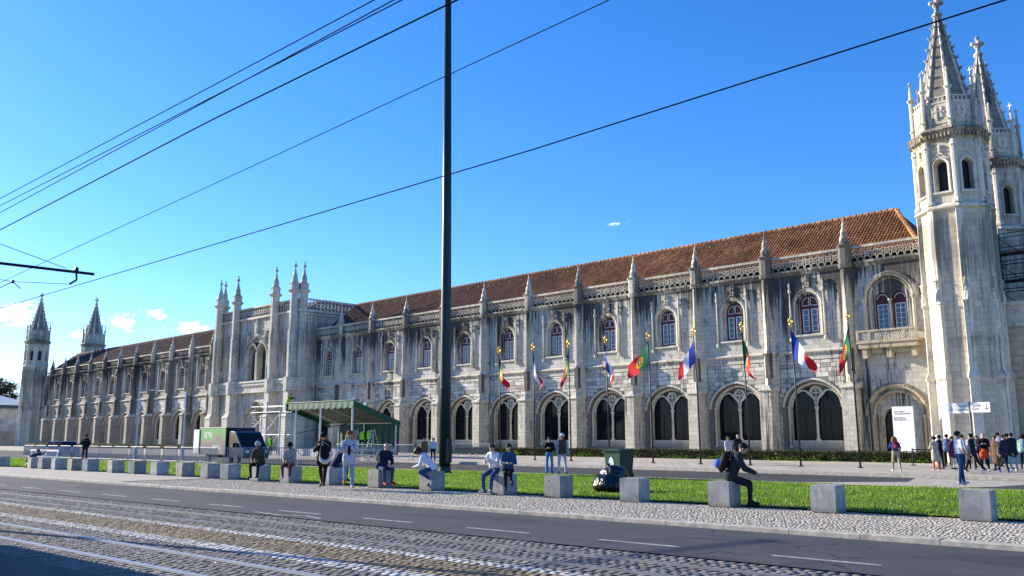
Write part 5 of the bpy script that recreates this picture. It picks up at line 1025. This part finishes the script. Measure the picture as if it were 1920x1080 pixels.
# unseen shadow caster added beyond the left edge to darken the near street corner
sh_ = thing('shadow_caster', 'unseen shelter-shaped shadow caster added beyond the left edge', 'shadow caster', (-20.8, 1.75, -.08), R(3.4))
for x in (-2, 0, 2): MB().tube([(x, .8, 0), (x, .8, 2.5)], .05, 8).obj('post', M['dark'], sh_)
MB().box(-2.4, 2.4, -1.0, 1.2, 2.5, 2.62).obj('roof', M['dark'], sh_); MB().box(-2.2, 2.2, .86, .90, .3, 2.3).obj('back_panel', M['tgrey'], sh_); MB().box(-2.25, -2.2, -.7, .9, .3, 2.3).obj('end_panel', M['tgrey'], sh_)
# ------------------------------------------------ people
PM = {}
def pmat(c, rough=.85):
    k = (tuple(round(x, 3) for x in c), rough)
    if k not in PM: PM[k] = mat('cloth_%d' % len(PM), c, rough, .18, 13, .8, spec=.15)
    return PM[k]
SK = dict(a=(.52, .33, .24), b=(.42, .25, .17), c=(.20, .11, .07), d=(.09, .05, .035))
HAIRC = dict(black=(.012, .010, .010), brown=(.05, .028, .016), blond=(.42, .25, .09), grey=(.3, .29, .28), ginger=(.28, .12, .04))
PENDING = []
def fk(pose, s):
    J = {}; lean = R(pose.get('lean', 3)); side = R(pose.get('side', 0)); d = Vector((sin(side), sin(lean), cos(lean)*cos(side))).normalized()
    legs = pose.get('legs', ((2, 4, 4), (-2, 2, 4)))
    def leg(i, P):
        sg = -1 if i == 0 else 1; p, k, sp = legs[i]; p, k, sp = R(p), R(k), R(sp); hip = P+Vector((sg*.092*s, 0, -.02*s))
        kn = hip+Vector((sg*sin(sp), sin(p)*cos(sp), -cos(p)*cos(sp)))*.43*s; a = p-k; inw = sg*sin(sp)*.25 if not pose.get('sit') else -sg*sin(sp)*.4
        an = kn+Vector((inw, sin(a), -cos(a))).normalized()*.41*s; fa = a if pose.get('toe', True) else 0; toe = an+Vector((sg*.03, cos(fa)*.17, sin(fa)*.17-.035))*s
        return hip, kn, an, toe
    z = pose.get('z'); P = Vector((0, 0, 1.*s))
    low = min(min(q.z for q in leg(i, P)[2:]) for i in (0, 1)); P = Vector((0, 0, 1.*s-low+.045*s)) if z is None else Vector((0, 0, z))
    J['P'] = P; J['d'] = d; J['C'] = P+d*.30*s; J['S'] = P+d*.475*s; J['N'] = P+d*.56*s
    hp = lean+R(pose.get('head', 0)); hd = Vector((sin(side), sin(hp), cos(hp))).normalized(); J['H'] = J['N']+hd*.125*s; J['hy'] = R(pose.get('yaw', 0)); J['hp'] = hp
    J['legs'] = [leg(0, P), leg(1, P)]; J['arms'] = []
    for i in (0, 1):
        sg = -1 if i == 0 else 1; p, ab, e, inw = [R(v) for v in pose.get('arms', ((5, 8, 12, 0), (5, 8, 12, 0)))[i]]; sh = J['S']+Vector((sg*.175*s, 0, -.01*s))
        el = sh+Vector((sg*sin(ab), sin(p)*cos(ab), -cos(p)*cos(ab)))*.28*s; fd = Vector((-sg*sin(inw)+sg*sin(ab)*.3*(e < .6), sin(p+e)*cos(inw), -cos(p+e)*cos(inw))).normalized(); wr = el+fd*.245*s; J['arms'].append((sh, el, wr, fd))
    return J
def person(label, x, y, face, pose, h=1.72, skin='a', top=(.1, .1, .1), bottom=(.03, .035, .06), shoes=(.03, .03, .03), hair=('short', 'brown'), short=False, coat=0., bulk=1., hat=None, z=0., flare=0., group=None, female=False, legskin=False, vox=.021, sleeve=None):
    t = thing('person', label, 'person', (x, y, z), atan2(-face[0], face[1]), group); s = h/1.72; J = fk(pose, s); C = []
    def cap(a, b, r0, r1, l): C.append((Vector(a), Vector(b), r0*s, r1*s, l))
    P, d = J['P'], J['d']; X = Vector((s, 0, 0)); fw = .93 if female else 1.
    cap(J['S']-X*.115*fw, J['S']+X*.115*fw, .082*bulk, .082*bulk, 0); cap(J['C']-X*.075, J['C']+X*.075, .118*bulk, .118*bulk, 0); cap(J['C'], J['S'], .12*bulk, .10*bulk, 0)
    m = P+d*.14*s; cap(m-X*.06, m+X*.06, .112*bulk, .112*bulk, 0); cap(m, J['C'], .115*bulk, .118*bulk, 0); cap(P-X*.065, P+X*.065, .122, .122, 1); 
    if bulk > 1.04 or coat: q = P+d*.02*s; cap(q-X*.075, q+X*.075, .128*bulk, .128*bulk, 0)
    if coat and not pose.get('sit'): cap(P-X*.05, P-X*.06+Vector((0, 0, -coat*s)), .14*bulk, .15*bulk, 0); cap(P+X*.05, P+X*.06+Vector((0, 0, -coat*s)), .14*bulk, .15*bulk, 0)
    cap(J['S']+d*.03*s, J['H']-d*.05*s, .056, .05, 2); H = J['H']; cap(H+Vector((0, .012*s, -.035*s)), H+Vector((0, -.008*s, .03*s)), .074, .09, 2)
    if bulk > 1.04: cap(J['N']-d*.05*s-X*.02, J['N']-d*.05*s+X*.02, .068, .068, 0)
    for hip, kn, an, toe in J['legs']:
        cap(hip, kn, .088, .066, 1); cap(kn, an, .064+flare*.3, .046+flare, 2 if legskin else 1); dr = (toe-an); cap(an+Vector((0, -.03*s, -.02*s)), an+dr*.25, .045, .045, 3); cap(an+dr*.2+Vector((0, 0, -.005)), toe, .044, .036, 3)
    for sh, el, wr, fd in J['arms']:
        k = .053*bulk**1.6; mid = sh.lerp(el, .62)
        al = 0 if sleeve is None else 6
        if short: cap(sh, mid, k+.008, k+.008, 0); cap(mid, el, .045, .042, 2); cap(el, wr, .042, .032, 2)
        else: cap(sh, el, k+.006, k, al); cap(el, wr, k-.004, .038*bulk, al)
        cap(wr-fd*.01*s, wr+fd*.065*s, .027, .033, 2)
    mb = MB()
    for a, b, r0, r1, l in C:
        ax = (b-a); L_ = ax.length; ax = ax/L_ if L_ > 1e-6 else Vector((0, 0, 1)); pts = []; rad = []
        for q in (-1, -.8, -.45, 0): pts.append(a+ax*r0*q); rad.append(max(.004, r0*sqrt(max(0, 1-q*q))))
        for q in (0, .45, .8, 1): pts.append(b+ax*r1*q); rad.append(max(.004, r1*sqrt(max(0, 1-q*q))))
        if L_ < 1e-4: continue
        mb.tube(pts, rad, 10)
    me = bpy.data.meshes.new('tmp'); me.from_pydata(mb.v, [], mb.f); me.update(); o = bpy.data.objects.new('tmp', me); COL.objects.link(o)
    rm = o.modifiers.new('r', 'REMESH'); rm.mode = 'VOXEL'; rm.voxel_size = vox; sm = o.modifiers.new('s', 'SMOOTH'); sm.factor = .5; sm.iterations = 4
    ex = MB(); yaw = Matrix.Translation(H) @ Matrix.Rotation(J['hy'], 4, 'Z') @ Matrix.Rotation(-J['hp']*.8, 4, 'X') @ Matrix.Scale(s, 4); ex.T = yaw
    ex.ball((0, .098, -.012), .017, 6, 5, 2, (.8, 1.1, 1.3)); ex.ball((-.033, .083, .018), .011, 6, 4, 4); ex.ball((.033, .083, .018), .011, 6, 4, 4); ex.ball((0, .088, -.052), .018, 6, 4, 5, (1.3, .5, .4))
    for q in (-1, 1): ex.ball((q*.088, -.005, 0), .026, 6, 5, 2, (.4, .8, 1.2))
    ex.T = None
    for i, (sh, el, wr, fd) in enumerate(J['arms']):
        sg = -1 if i == 0 else 1; up = Vector((0, 0, 1)) if abs(fd.z) < .8 else Vector((0, 1, 0)); sd = fd.cross(up).normalized(); nr = sd.cross(fd).normalized(); base = wr+fd*.075*s
        for k, ln in enumerate((.062, .072, .068, .052)):
            b0 = base+sd*(k-1.5)*.019*s; ex.tube([b0, b0+fd*ln*.5*s-nr*.008*s, b0+fd*ln*.85*s-nr*.03*s], [.0095*s, .009*s, .007*s], 5, 2)
        tb = wr+fd*.03*s-sd*sg*.03*s; ex.tube([tb, tb+(fd*.03-sd*sg*.022)*s, tb+(fd*.06-sd*sg*.026)*s], [.011*s, .010*s, .008*s], 5, 2)
    mats = [pmat(top), pmat(bottom), mat_skin(SK[skin]), pmat(shoes, .6), M['dark'], pmat((.25, .07, .06)), pmat(sleeve or top)]
    PENDING.append((t, o, C, ex, mats))
    # hair / hat as children
    st, hc = hair; hm = pmat(HAIRC[hc], .6); hb = MB(); hb.T = yaw
    def hairball(sc, low=-.03, amp=.0, seed=1):
        q = MB(); q.ball((0, 0, 0), 1, 18, 12); rn = random.Random(seed); V = []
        for vx, vy, vz in q.v:
            r = 1+amp*(sin(vx*9+seed)*sin(vy*8+seed*2)*sin(vz*9)+rn.uniform(-.35, .35)*.6)
            p = Vector((vx*sc[0]*r, vy*sc[1]*r-.012, vz*sc[2]*r+.028))
            if p.y > .035 and p.z < .055: p *= .70
            if p.z < low: p = Vector((p.x*.8, p.y*.8, low+(p.z-low)*.2))
            V.append(p)
        hb.add(V, q.f)
    if st == 'short': hairball((.100, .112, .098), -.035, .05, 3)
    elif st == 'curly': hairball((.135, .14, .125), -.10, .22, 5)
    elif st == 'long': hairball((.104, .116, .10), -.06, .05, 4); [hb.tube([(q, -.06, .02), (q*1.35, -.085, -.10), (q*1.5, -.075, -.22), (q*1.3, -.06, -.30)], [.05, .055, .05, .02], 7) for q in (-.06, 0, .06)]; [hb.tube([(q, .0, .04), (q*1.15, .02, -.08), (q*1.2, .02, -.2)], [.03, .035, .012], 6) for q in (-.088, .088)]
    elif st == 'tied': hairball((.101, .114, .098), -.03, .04, 6); hb.tube([(0, -.10, .02), (0, -.15, -.03), (0, -.14, -.20)], [.03, .035, .012], 7)
    elif st == 'fringe': hairball((.098, .108, .06), -.03, .0, 3)
    if st != 'bald': hb.obj('hair', hm, t, smooth=True)
    if hat:
        hk, hcol = hat; q = MB(); q.T = yaw
        if hk == 'beanie': q.lathe([(.108, -.0), (.112, .035), (.10, .085), (.06, .122), (.01, .132)], 16, (0, -.012, .022)); q.lathe([(.115, -.008), (.118, .02), (.115, .04)], 16, (0, -.012, .018))
        else:
            q.lathe([(.106, 0), (.106, .04), (.09, .085), (.05, .11), (.008, .115)], 16, (0, -.01, .035)); n = 10; br = [(.085*sin(-1.2+2.4*i/n), .075+.085*cos(-1.2+2.4*i/n)) for i in range(n+1)]; ba = [(.092*sin(-1.2+2.4*i/n), .03+.06*cos(-1.2+2.4*i/n)) for i in range(n+1)]
            q.add([(a, b, .05) for a, b in ba]+[(a, b+.02, .036) for a, b in br], [(i, i+1, n+2+i, n+1+i) for i in range(n)])
            if hk == 'bucket': q.lathe([(.108, .0), (.15, -.03), (.148, -.036), (.1, -.008)], 16, (0, -.01, .045))
        q.obj('hat', pmat(hcol), t, smooth=True)
    return t, J
_skin = {}
def mat_skin(c):
    if c not in _skin:
        m, nt, b = newmat('skin'); b.inputs['Base Color'].default_value = (*c, 1); b.inputs['Roughness'].default_value = .5; b.inputs['Subsurface Weight'].default_value = .05; _skin[c] = m
    return _skin[c]
def finish_people():
    dg = bpy.context.evaluated_depsgraph_get(); dg.update()
    for t, o, C, ex, mats in PENDING:
        ev = o.evaluated_get(dg); me = ev.to_mesh(); n = len(me.vertices); V = np.empty(n*3, dtype=np.float32); me.vertices.foreach_get('co', V); V = V.reshape(-1, 3)
        F = [tuple(p.vertices) for p in me.polygons]; cen = np.array([np.mean(V[list(f)], axis=0) for f in F]); best = np.full(len(F), 1e9); lab = np.zeros(len(F), dtype=int)
        for a, b, r0, r1, l in C:
            a = np.array(a); b = np.array(b); ab = b-a; tt = np.clip(((cen-a)@ab)/max(1e-9, ab@ab), 0, 1); dd = np.linalg.norm(cen-(a+tt[:, None]*ab), axis=1)-(r0+(r1-r0)*tt); k = dd < best; best[k] = dd[k]; lab[k] = l
        ev.to_mesh_clear(); bpy.data.objects.remove(o)
        vs = [tuple(v) for v in V.tolist()]+[tuple(v) for v in ex.v]; fs = F+[tuple(i+n for i in f) for f in ex.f]; m2 = bpy.data.meshes.new('body'); m2.from_pydata(vs, [], fs)
        for m in mats: m2.materials.append(m)
        m2.polygons.foreach_set('material_index', lab.tolist()+ex.m); m2.polygons.foreach_set('use_smooth', [True]*len(fs)); m2.update(); link(m2, 'body', t)
def backpack(label, person_t, J, col, col2=None, sz=1., cat='backpack'):
    mw = person_t.matrix_basis; yaw = person_t.rotation_euler.z; c = J['C']+Vector((0, -.20*sz-.05, .04)); loc = Matrix.Translation(person_t.location) @ Matrix.Rotation(yaw, 4, 'Z') @ c
    t = thing('backpack', label, cat, tuple(loc), yaw); t.rotation_euler = (-atan2(J['d'].y, J['d'].z), 0, yaw); b = lumpy((0, 0, 0), .24*sz, (.72, .50, 1.0), 4, amp=.05); zmin = min(v[2] for v in b.v)
    b = MB(); q = lumpy((0, 0, 5), .24*sz, (.72, .50, 1.0), 4, 18, 12, amp=.06); b.v = [(x, y, z-5) for x, y, z in q.v]; b.f = q.f; b.m = q.m; b.obj('pack', pmat(col, .7), t, smooth=True)
    b = MB(); q = lumpy((0, -.10*sz, 5-.07*sz), .15*sz, (.8, .55, .75), 9, 14, 10, amp=.05); b.v = [(x, y, z-5) for x, y, z in q.v]; b.f = q.f; b.m = q.m; b.obj('front_pocket', pmat(col2 or tuple(min(1, x*1.6+.01) for x in col), .7), t, smooth=True)
    st = MB()
    for s in (-.11, .11): st.tube([(s, .10*sz, .16), (s*1.2, .20, .20), (s*1.25, .32, .06), (s*1.2, .22, -.14), (s, .10, -.17)], .017, 6)
    st.obj('straps', pmat(tuple(x*.6 for x in col), .8), t); return t
STAND = dict(); WALK = dict(legs=((24, 6, 3), (-20, 22, 3)), arms=((-14, 8, 15, 0), (18, 8, 25, 0)), lean=4)
WALK2 = dict(legs=((-22, 18, 3), (22, 6, 3)), arms=((16, 8, 20, 0), (-12, 8, 14, 0)), lean=3)
PHONE = dict(arms=((25, 12, 105, 28), (25, 12, 105, 28)), head=22)
def SIT(lean=14, head=8, arms=((16, 8, 46, 26), (16, 8, 46, 26)), legs=((82, 82, 9), (80, 84, 9)), yaw=0, z=.67): return dict(sit=True, z=z, lean=lean, head=head, arms=arms, legs=legs, yaw=yaw)
def on_cube(i, face, off=.10):
    c = CUBES[i].location; f = Vector((face[0], face[1])).normalized(); return c.x+f.x*off, c.y+f.y*off
OL = (.055, .05, .032); NAVY = (.012, .02, .05); KBLK = (.010, .010, .012); JEAN = (.035, .07, .17); LJEAN = (.22, .32, .46); WHT = (.68, .67, .72)
f = (.55, -.83); x, y = on_cube(10, f); person('seated man in grey beanie and dark olive jacket on a cube', x, y, f, SIT(16, 4), 1.76, 'c', OL, (.012, .014, .022), hair=('fringe', 'black'), hat=('beanie', (.34, .34, .34)), bulk=1.14)
f = (.6, -.8); x, y = on_cube(9, f); person('seated person in black beanie, pale grey jacket and maroon trousers', x, y, f, SIT(12, 6), 1.68, 'd', (.30, .27, .25), (.14, .035, .05), (.5, .48, .45), hair=('fringe', 'black'), hat=('beanie', KBLK), bulk=1.12)
f = (.2, .9); x, y = on_cube(8, f); person('hunched seated person in navy half hidden behind the walking women', x, y, f, SIT(32, 20), 1.75, 'a', NAVY, (.10, .11, .14), hair=('short', 'black'), bulk=1.2)
t, J = person('woman in black coat and beanie walking with a phone held up', -24.4, 16.4, (.66, -.75), dict(legs=((26, 8, 3), (-22, 16, 3)), arms=((42, 10, 96, 34), (42, 10, 96, 34)), head=16), 1.77, 'a', KBLK, (.010, .010, .012), KBLK, ('long', 'ginger'), hat=('beanie', KBLK), bulk=1.2, female=True, coat=.10)
def held(name, label, cat, t, p, m, sz):
    loc = Matrix.Translation(t.location) @ Matrix.Rotation(t.rotation_euler.z, 4, 'Z') @ Vector(p); o = MB().box(-sz[0], sz[0], -sz[1], sz[1], -sz[2], sz[2]).obj(name, m, None, tuple(loc), t.rotation_euler.z); tag(o, label, cat); o.rotation_euler = (R(-25), 0, t.rotation_euler.z); return o
hp = (J['arms'][0][2]+J['arms'][1][2])/2+Vector((0, .07, .07)); held('phone', 'dark phone held by the walking woman in black', 'phone', t, hp, M['dark'], (.04, .006, .075))
loc = Matrix.Translation(t.location) @ Matrix.Rotation(t.rotation_euler.z, 4, 'Z') @ Vector((-.10, .19, .98)); bg = thing('sling_bag', 'cream crescent sling bag on the woman in black', 'bag', tuple(loc), t.rotation_euler.z)
b = MB(); n = 14
for i in range(n):
    a0, a1 = pi+pi*i/n, pi+pi*(i+1)/n; b.tube([(.17*cos(a0), 0, .20*sin(a0)+.06), (.17*cos(a1), 0, .20*sin(a1)+.06)], [.02+.055*sin(pi*i/n), .02+.055*sin(pi*(i+1)/n)], 8)
b.obj('pouch', pmat((.62, .58, .50)), bg, smooth=True); MB().tube([(-.17, 0, .06), (-.10, -.02, .40), (.10, -.05, .52), (.17, -.02, .30), (.17, 0, .06)], .012, 5).obj('strap', pmat((.55, .52, .45)), bg)
t, J = person('blond woman in brown cap, checked shirt and pale jeans walking', -23.75, 16.95, (.80, -.60), dict(legs=((8, 4, 3), (-12, 48, 3)), arms=((8, 14, 95, 20), (8, 14, 95, 20)), yaw=-25), 1.82, 'a', (.42, .43, .50), LJEAN, (.36, .16, .04), ('long', 'blond'), hat=('cap', (.20, .075, .02)), bulk=1.06, female=True, flare=.012, coat=.08)
sv = MB(); sv.ball((0, .045, 0), 1, 12, 10, 0, (.085, .10, .25)); so_ = sv.obj('vest_front', pmat((.035, .012, .02)), t, tuple(J['C']+Vector((0, 0, -.06))), smooth=True)
backpack('dark backpack on the blond walking woman', t, J, (.02, .02, .035), None, .85)
f = (.93, -.1); x, y = on_cube(7, f); t, J = person('bald man in navy jacket, jeans and red shoes seated on a cube', x, y, f, SIT(24, 2, arms=((22, 6, 40, 26), (22, 6, 40, 26))), 1.78, 'a', NAVY, (.035, .065, .13), (.55, .03, .02), ('bald', 'grey'), bulk=1.18); backpack('grey backpack on the bald seated man', t, J, (.10, .10, .11), None, .9)
f = (-.75, -.55); x, y = on_cube(6, f, -.02); person('curly-haired person in white shirt bent over cross-legged on a cube', x, y, f, dict(sit=True, z=.67, lean=38, head=34, legs=((74, 128, 42), (74, 128, 42)), arms=((12, 10, 62, 32), (12, 10, 62, 32))), 1.78, 'a', (.66, .65, .70), JEAN, (.12, .09, .06), ('curly', 'brown'), bulk=1.08)
f = (.25, -.97); c = CUBES[5].location; t, J = person('seated woman in white sweater and blue jeans looking at her phone', c.x-.30, c.y-.08, f, SIT(8, 26, arms=((22, 8, 88, 28), (22, 8, 88, 28)), legs=((70, 66, 8), (70, 70, 8))), 1.70, 'a', WHT, JEAN, (.6, .6, .62), ('tied', 'brown'), female=True, flare=.012)
hp = (J['arms'][0][2]+J['arms'][1][2])/2+Vector((0, .08, .04)); held('phone', 'pale phone held by the woman in white sweater', 'phone', t, hp, M['panelw'], (.038, .006, .075))
f = (.75, -.66); person('seated woman in denim jacket and black trousers, legs crossed', c.x+.22, c.y-.02, f, SIT(8, 6, arms=((30, 6, 62, 30), (30, 6, 62, 30)), legs=((84, 40, -10), (80, 84, 4))), 1.68, 'b', (.035, .075, .16), KBLK, KBLK, ('tied', 'black'), female=True)
t, J = person('standing woman in black sweater and blue flared jeans by the lawn', -26.6, 30.0, (.6, -.8), dict(arms=((16, 8, 92, 34), (16, 8, 92, 34)), head=24), 1.64, 'a', KBLK, (.10, .22, .50), KBLK, ('short', 'brown'), female=True, flare=.03)
t, J = person('standing man in white cap, brown gilet and pale jeans', -26.1, 30.3, (.8, -.6), dict(legs=((5, 3, 6), (-2, 2, 6)), arms=((2, 12, 15, 0), (2, 12, 15, 0)), yaw=20), 1.77, 'b', (.085, .06, .035), (.42, .48, .52), KBLK, ('short', 'grey'), hat=('cap', (.66, .66, .68)), bulk=1.08, sleeve=(.30, .34, .44))
f = (.80, .50); x, y = on_cube(2, f, .16); t, J = person('seated man in dark jacket leaning forward, blue backpack on his back', x, y, f, SIT(22, 22, arms=((30, 8, 36, 22), (26, 8, 40, 22)), legs=((74, 74, 9), (70, 72, 9)), z=.68), 1.90, 'b', (.020, .026, .034), (.014, .017, .026), KBLK, ('short', 'black'), bulk=1.16); backpack('black and blue backpack of the man seated on a cube', t, J, KBLK, (.015, .11, .55), 1.1)
t, J = person('woman bending in blue top and beige trousers by the kerb', -15.8, 42.4, (-.55, .83), dict(legs=((14, 4, 4), (-10, 12, 4)), arms=((40, 8, 90, 20), (20, 20, 40, 0)), lean=10, head=15), 1.66, 'a', (.012, .035, .20), (.36, .30, .22), (.5, .5, .5), ('long', 'ginger'), female=True); backpack('maroon backpack on the woman in beige trousers', t, J, (.13, .012, .04), None, .85)
t, J = person('man in white polo shirt and blue jeans standing before the crowd', -9.96, 32.5, (.72, .60), dict(legs=((10, 4, 3), (-6, 4, 3)), arms=((-6, 12, 28, 0), (4, 12, 30, 0)), lean=0), 1.80, 'b', (.72, .72, .76), (.022, .06, .16), (.62, .6, .6), ('short', 'black'), short=True)
hm_ = ('short', 'black')
CR = [('crowd woman in beige coat and orange leggings, leftmost of the crowd', -14.85, 44.9, (-.6, .4), dict(arms=((20, 8, 95, 40), (20, 8, 95, 40))), dict(h=1.62, top=(.42, .36, .30), bottom=(.50, .12, .07), shoes=(.3, .3, .4), hat=('beanie', (.012, .015, .03)), coat=.32, bulk=1.1, female=True)),
 ('crowd person in black behind the beige coat', -15.4, 47.3, (-.7, .2), {}, dict(h=1.7, top=KBLK, bottom=KBLK)), ('crowd person in slate blue jacket seen from behind', -16.2, 50.9, (-.2, .98), {}, dict(h=1.76, top=(.12, .16, .24), bottom=KBLK, bulk=1.15)),
 ('crowd woman in plum coat with cream trousers', -14.95, 47.7, (.8, .1), {}, dict(h=1.64, top=(.13, .02, .07), bottom=(.55, .5, .42), shoes=KBLK, coat=.2, bulk=1.12, female=True)), ('crowd person in grey hoodie holding a tote', -13.9, 45.8, (.5, .5), {}, dict(h=1.72, top=(.30, .30, .36), bottom=NAVY)),
 ('crowd man in black jacket striding left along the kerb', -12.5, 42.6, (-.85, .1), WALK, dict(h=1.78, top=(.012, .014, .024), bottom=KBLK, shoes=(.5, .5, .5), bulk=1.12)), ('crowd person in dark red scarf facing the camera', -14.5, 50.2, (.3, -.9), {}, dict(h=1.68, top=(.12, .02, .02), bottom=KBLK, hair=('long', 'brown'), female=True)),
 ('crowd person in white shirt and grey waistcoat', -14.3, 48.6, (.1, -1), {}, dict(h=1.74, top=(.45, .47, .52), bottom=KBLK, hair=('short', 'blond'))), ('crowd man in black with an orange jacket tied round his waist', -12.9, 45.7, (.3, -.95), dict(arms=((25, 8, 90, 30), (25, 8, 90, 30))), dict(h=1.78, top=KBLK, bottom=KBLK, shoes=(.5, .48, .45), hair=('fringe', 'grey'), bulk=1.12)),
 ('crowd woman in long brown coat beside the orange jacket', -12.75, 47.0, (-.4, -.9), {}, dict(h=1.66, top=(.12, .075, .05), bottom=KBLK, coat=.45, bulk=1.1, female=True, hair=('short', 'brown'))), ('crowd person in pale blue shirt standing tallest at the back', -14.4, 53.6, (.2, .95), {}, dict(h=1.86, top=(.36, .44, .58), bottom=NAVY, hair=('tied', 'black'))),
 ('crowd person in black hoodie near the sign post', -15.6, 55.0, (.4, -.9), {}, dict(h=1.74, top=KBLK, bottom=KBLK)), ('crowd man in navy jacket striding right, nearest the kerb', -11.6, 43.9, (.75, -.3), WALK2, dict(h=1.72, top=(.018, .03, .055), bottom=(.014, .018, .04), shoes=(.06, .12, .4), bulk=1.14)),
 ('crowd man in dark green parka and pale jeans', -12.1, 47.3, (-.5, .4), {}, dict(h=1.80, top=(.012, .024, .028), bottom=(.24, .32, .42), shoes=(.5, .5, .5), bulk=1.22, coat=.12)), ('crowd person with dark bun behind the green parka', -13.1, 50.4, (.3, .9), {}, dict(h=1.78, top=(.02, .022, .025), bottom=KBLK, hair=('tied', 'black'))),
 ('crowd person in mint top and navy trousers at the right edge', -12.3, 50.0, (-.2, .95), {}, dict(h=1.72, top=(.26, .44, .36), bottom=(.014, .02, .05), hair=('curly', 'black'), bulk=1.08)), ('crowd person in dark coat beyond the mint top', -10.9, 48.5, (-.6, .6), {}, dict(h=1.7, top=(.02, .02, .03), bottom=KBLK))]
for i, (l, x, y, f, po, kw) in enumerate(CR):
    kw = dict(dict(skin='ab'[i % 2], hair=hm_, z=.03, vox=.026), **kw); t, J = person(l, x, y, f, po, group='crowd waiting by the church wall', **kw)
    if 'tied round' in l: q = MB(); q.lathe([(.17, .0), (.20, -.12), (.22, -.32), (.16, -.48)], 14, tuple(J['P']+Vector((0, 0, .1))), star=.08); q.obj('tied_jacket', pmat((.50, .07, .02)), t, smooth=True)
person('far man in dark jacket standing hands on hips behind the cubes', -63.7, 23.3, (-.5, .86), dict(legs=((4, 2, 8), (-2, 2, 8)), arms=((-12, 34, 45, 30), (-12, 34, 45, 30))), 1.84, 'b', (.012, .016, .022), KBLK, KBLK, ('short', 'black'), bulk=1.18, vox=.028)
t, J = person('kneeling photographer in blue tracksuit leaning on a cube at left', -53.35, 16.6, (.75, .45), dict(z=.42, lean=50, head=-10, legs=((58, 132, 6), (30, 112, 6)), arms=((95, 6, 30, 18), (95, 6, 30, 18))), 1.74, 'b', (.02, .035, .12), (.015, .02, .045), (.10, .12, .5), ('short', 'black'), bulk=1.1, vox=.026)
person('far walker in brown jacket left of the mast', -46.7, 39.6, (.8, -.5), WALK, 1.76, 'a', (.20, .13, .06), NAVY, KBLK, hm_, bulk=1.1, vox=.03, z=-.1); person('far walker in white shirt left of the mast', -46.1, 39.9, (.75, -.6), WALK2, 1.74, 'a', (.6, .6, .66), NAVY, KBLK, hm_, vox=.03, z=-.1)
person('far walker in olive bucket hat and white jacket behind the seated backpacker', -27.8, 47.8, (.7, -.6), WALK, 1.66, 'a', (.55, .52, .48), KBLK, KBLK, ('short', 'grey'), hat=('bucket', (.14, .12, .04)), bulk=1.1, vox=.028, z=.03); person('far bald walker in dark coat behind the seated backpacker', -26.9, 47.4, (.7, -.6), WALK2, 1.80, 'a', (.014, .016, .03), KBLK, KBLK, ('bald', 'grey'), bulk=1.12, vox=.028, z=.03)
HV = (.32, .75, .03)
person('worker in yellow vest standing under the scaffold', -73.0, 43.2, (.3, -.9), {}, 1.74, 'b', HV, KBLK, KBLK, hm_, sleeve=KBLK, bulk=1.1, vox=.03, z=.03); person('worker in yellow vest up on the scaffold platform', -71.6, 44.0, (.7, .3), dict(lean=25, arms=((70, 10, 30, 10), (60, 10, 30, 10))), 1.74, 'b', HV, KBLK, KBLK, hm_, sleeve=KBLK, bulk=1.12, vox=.03, z=4.0)
person('worker in yellow vest at left inside the tent', -62.9, 46.2, (-.6, .7), {}, 1.7, 'b', HV, KBLK, KBLK, hm_, sleeve=KBLK, bulk=1.1, vox=.03, z=.65); person('taller worker in yellow vest at right inside the tent', -62.2, 46.4, (-.2, .9), dict(arms=((60, 10, 40, 0), (60, 10, 40, 0))), 1.82, 'b', HV, (.04, .05, .08), KBLK, hm_, sleeve=KBLK, bulk=1.14, vox=.03, z=.65)
finish_people()
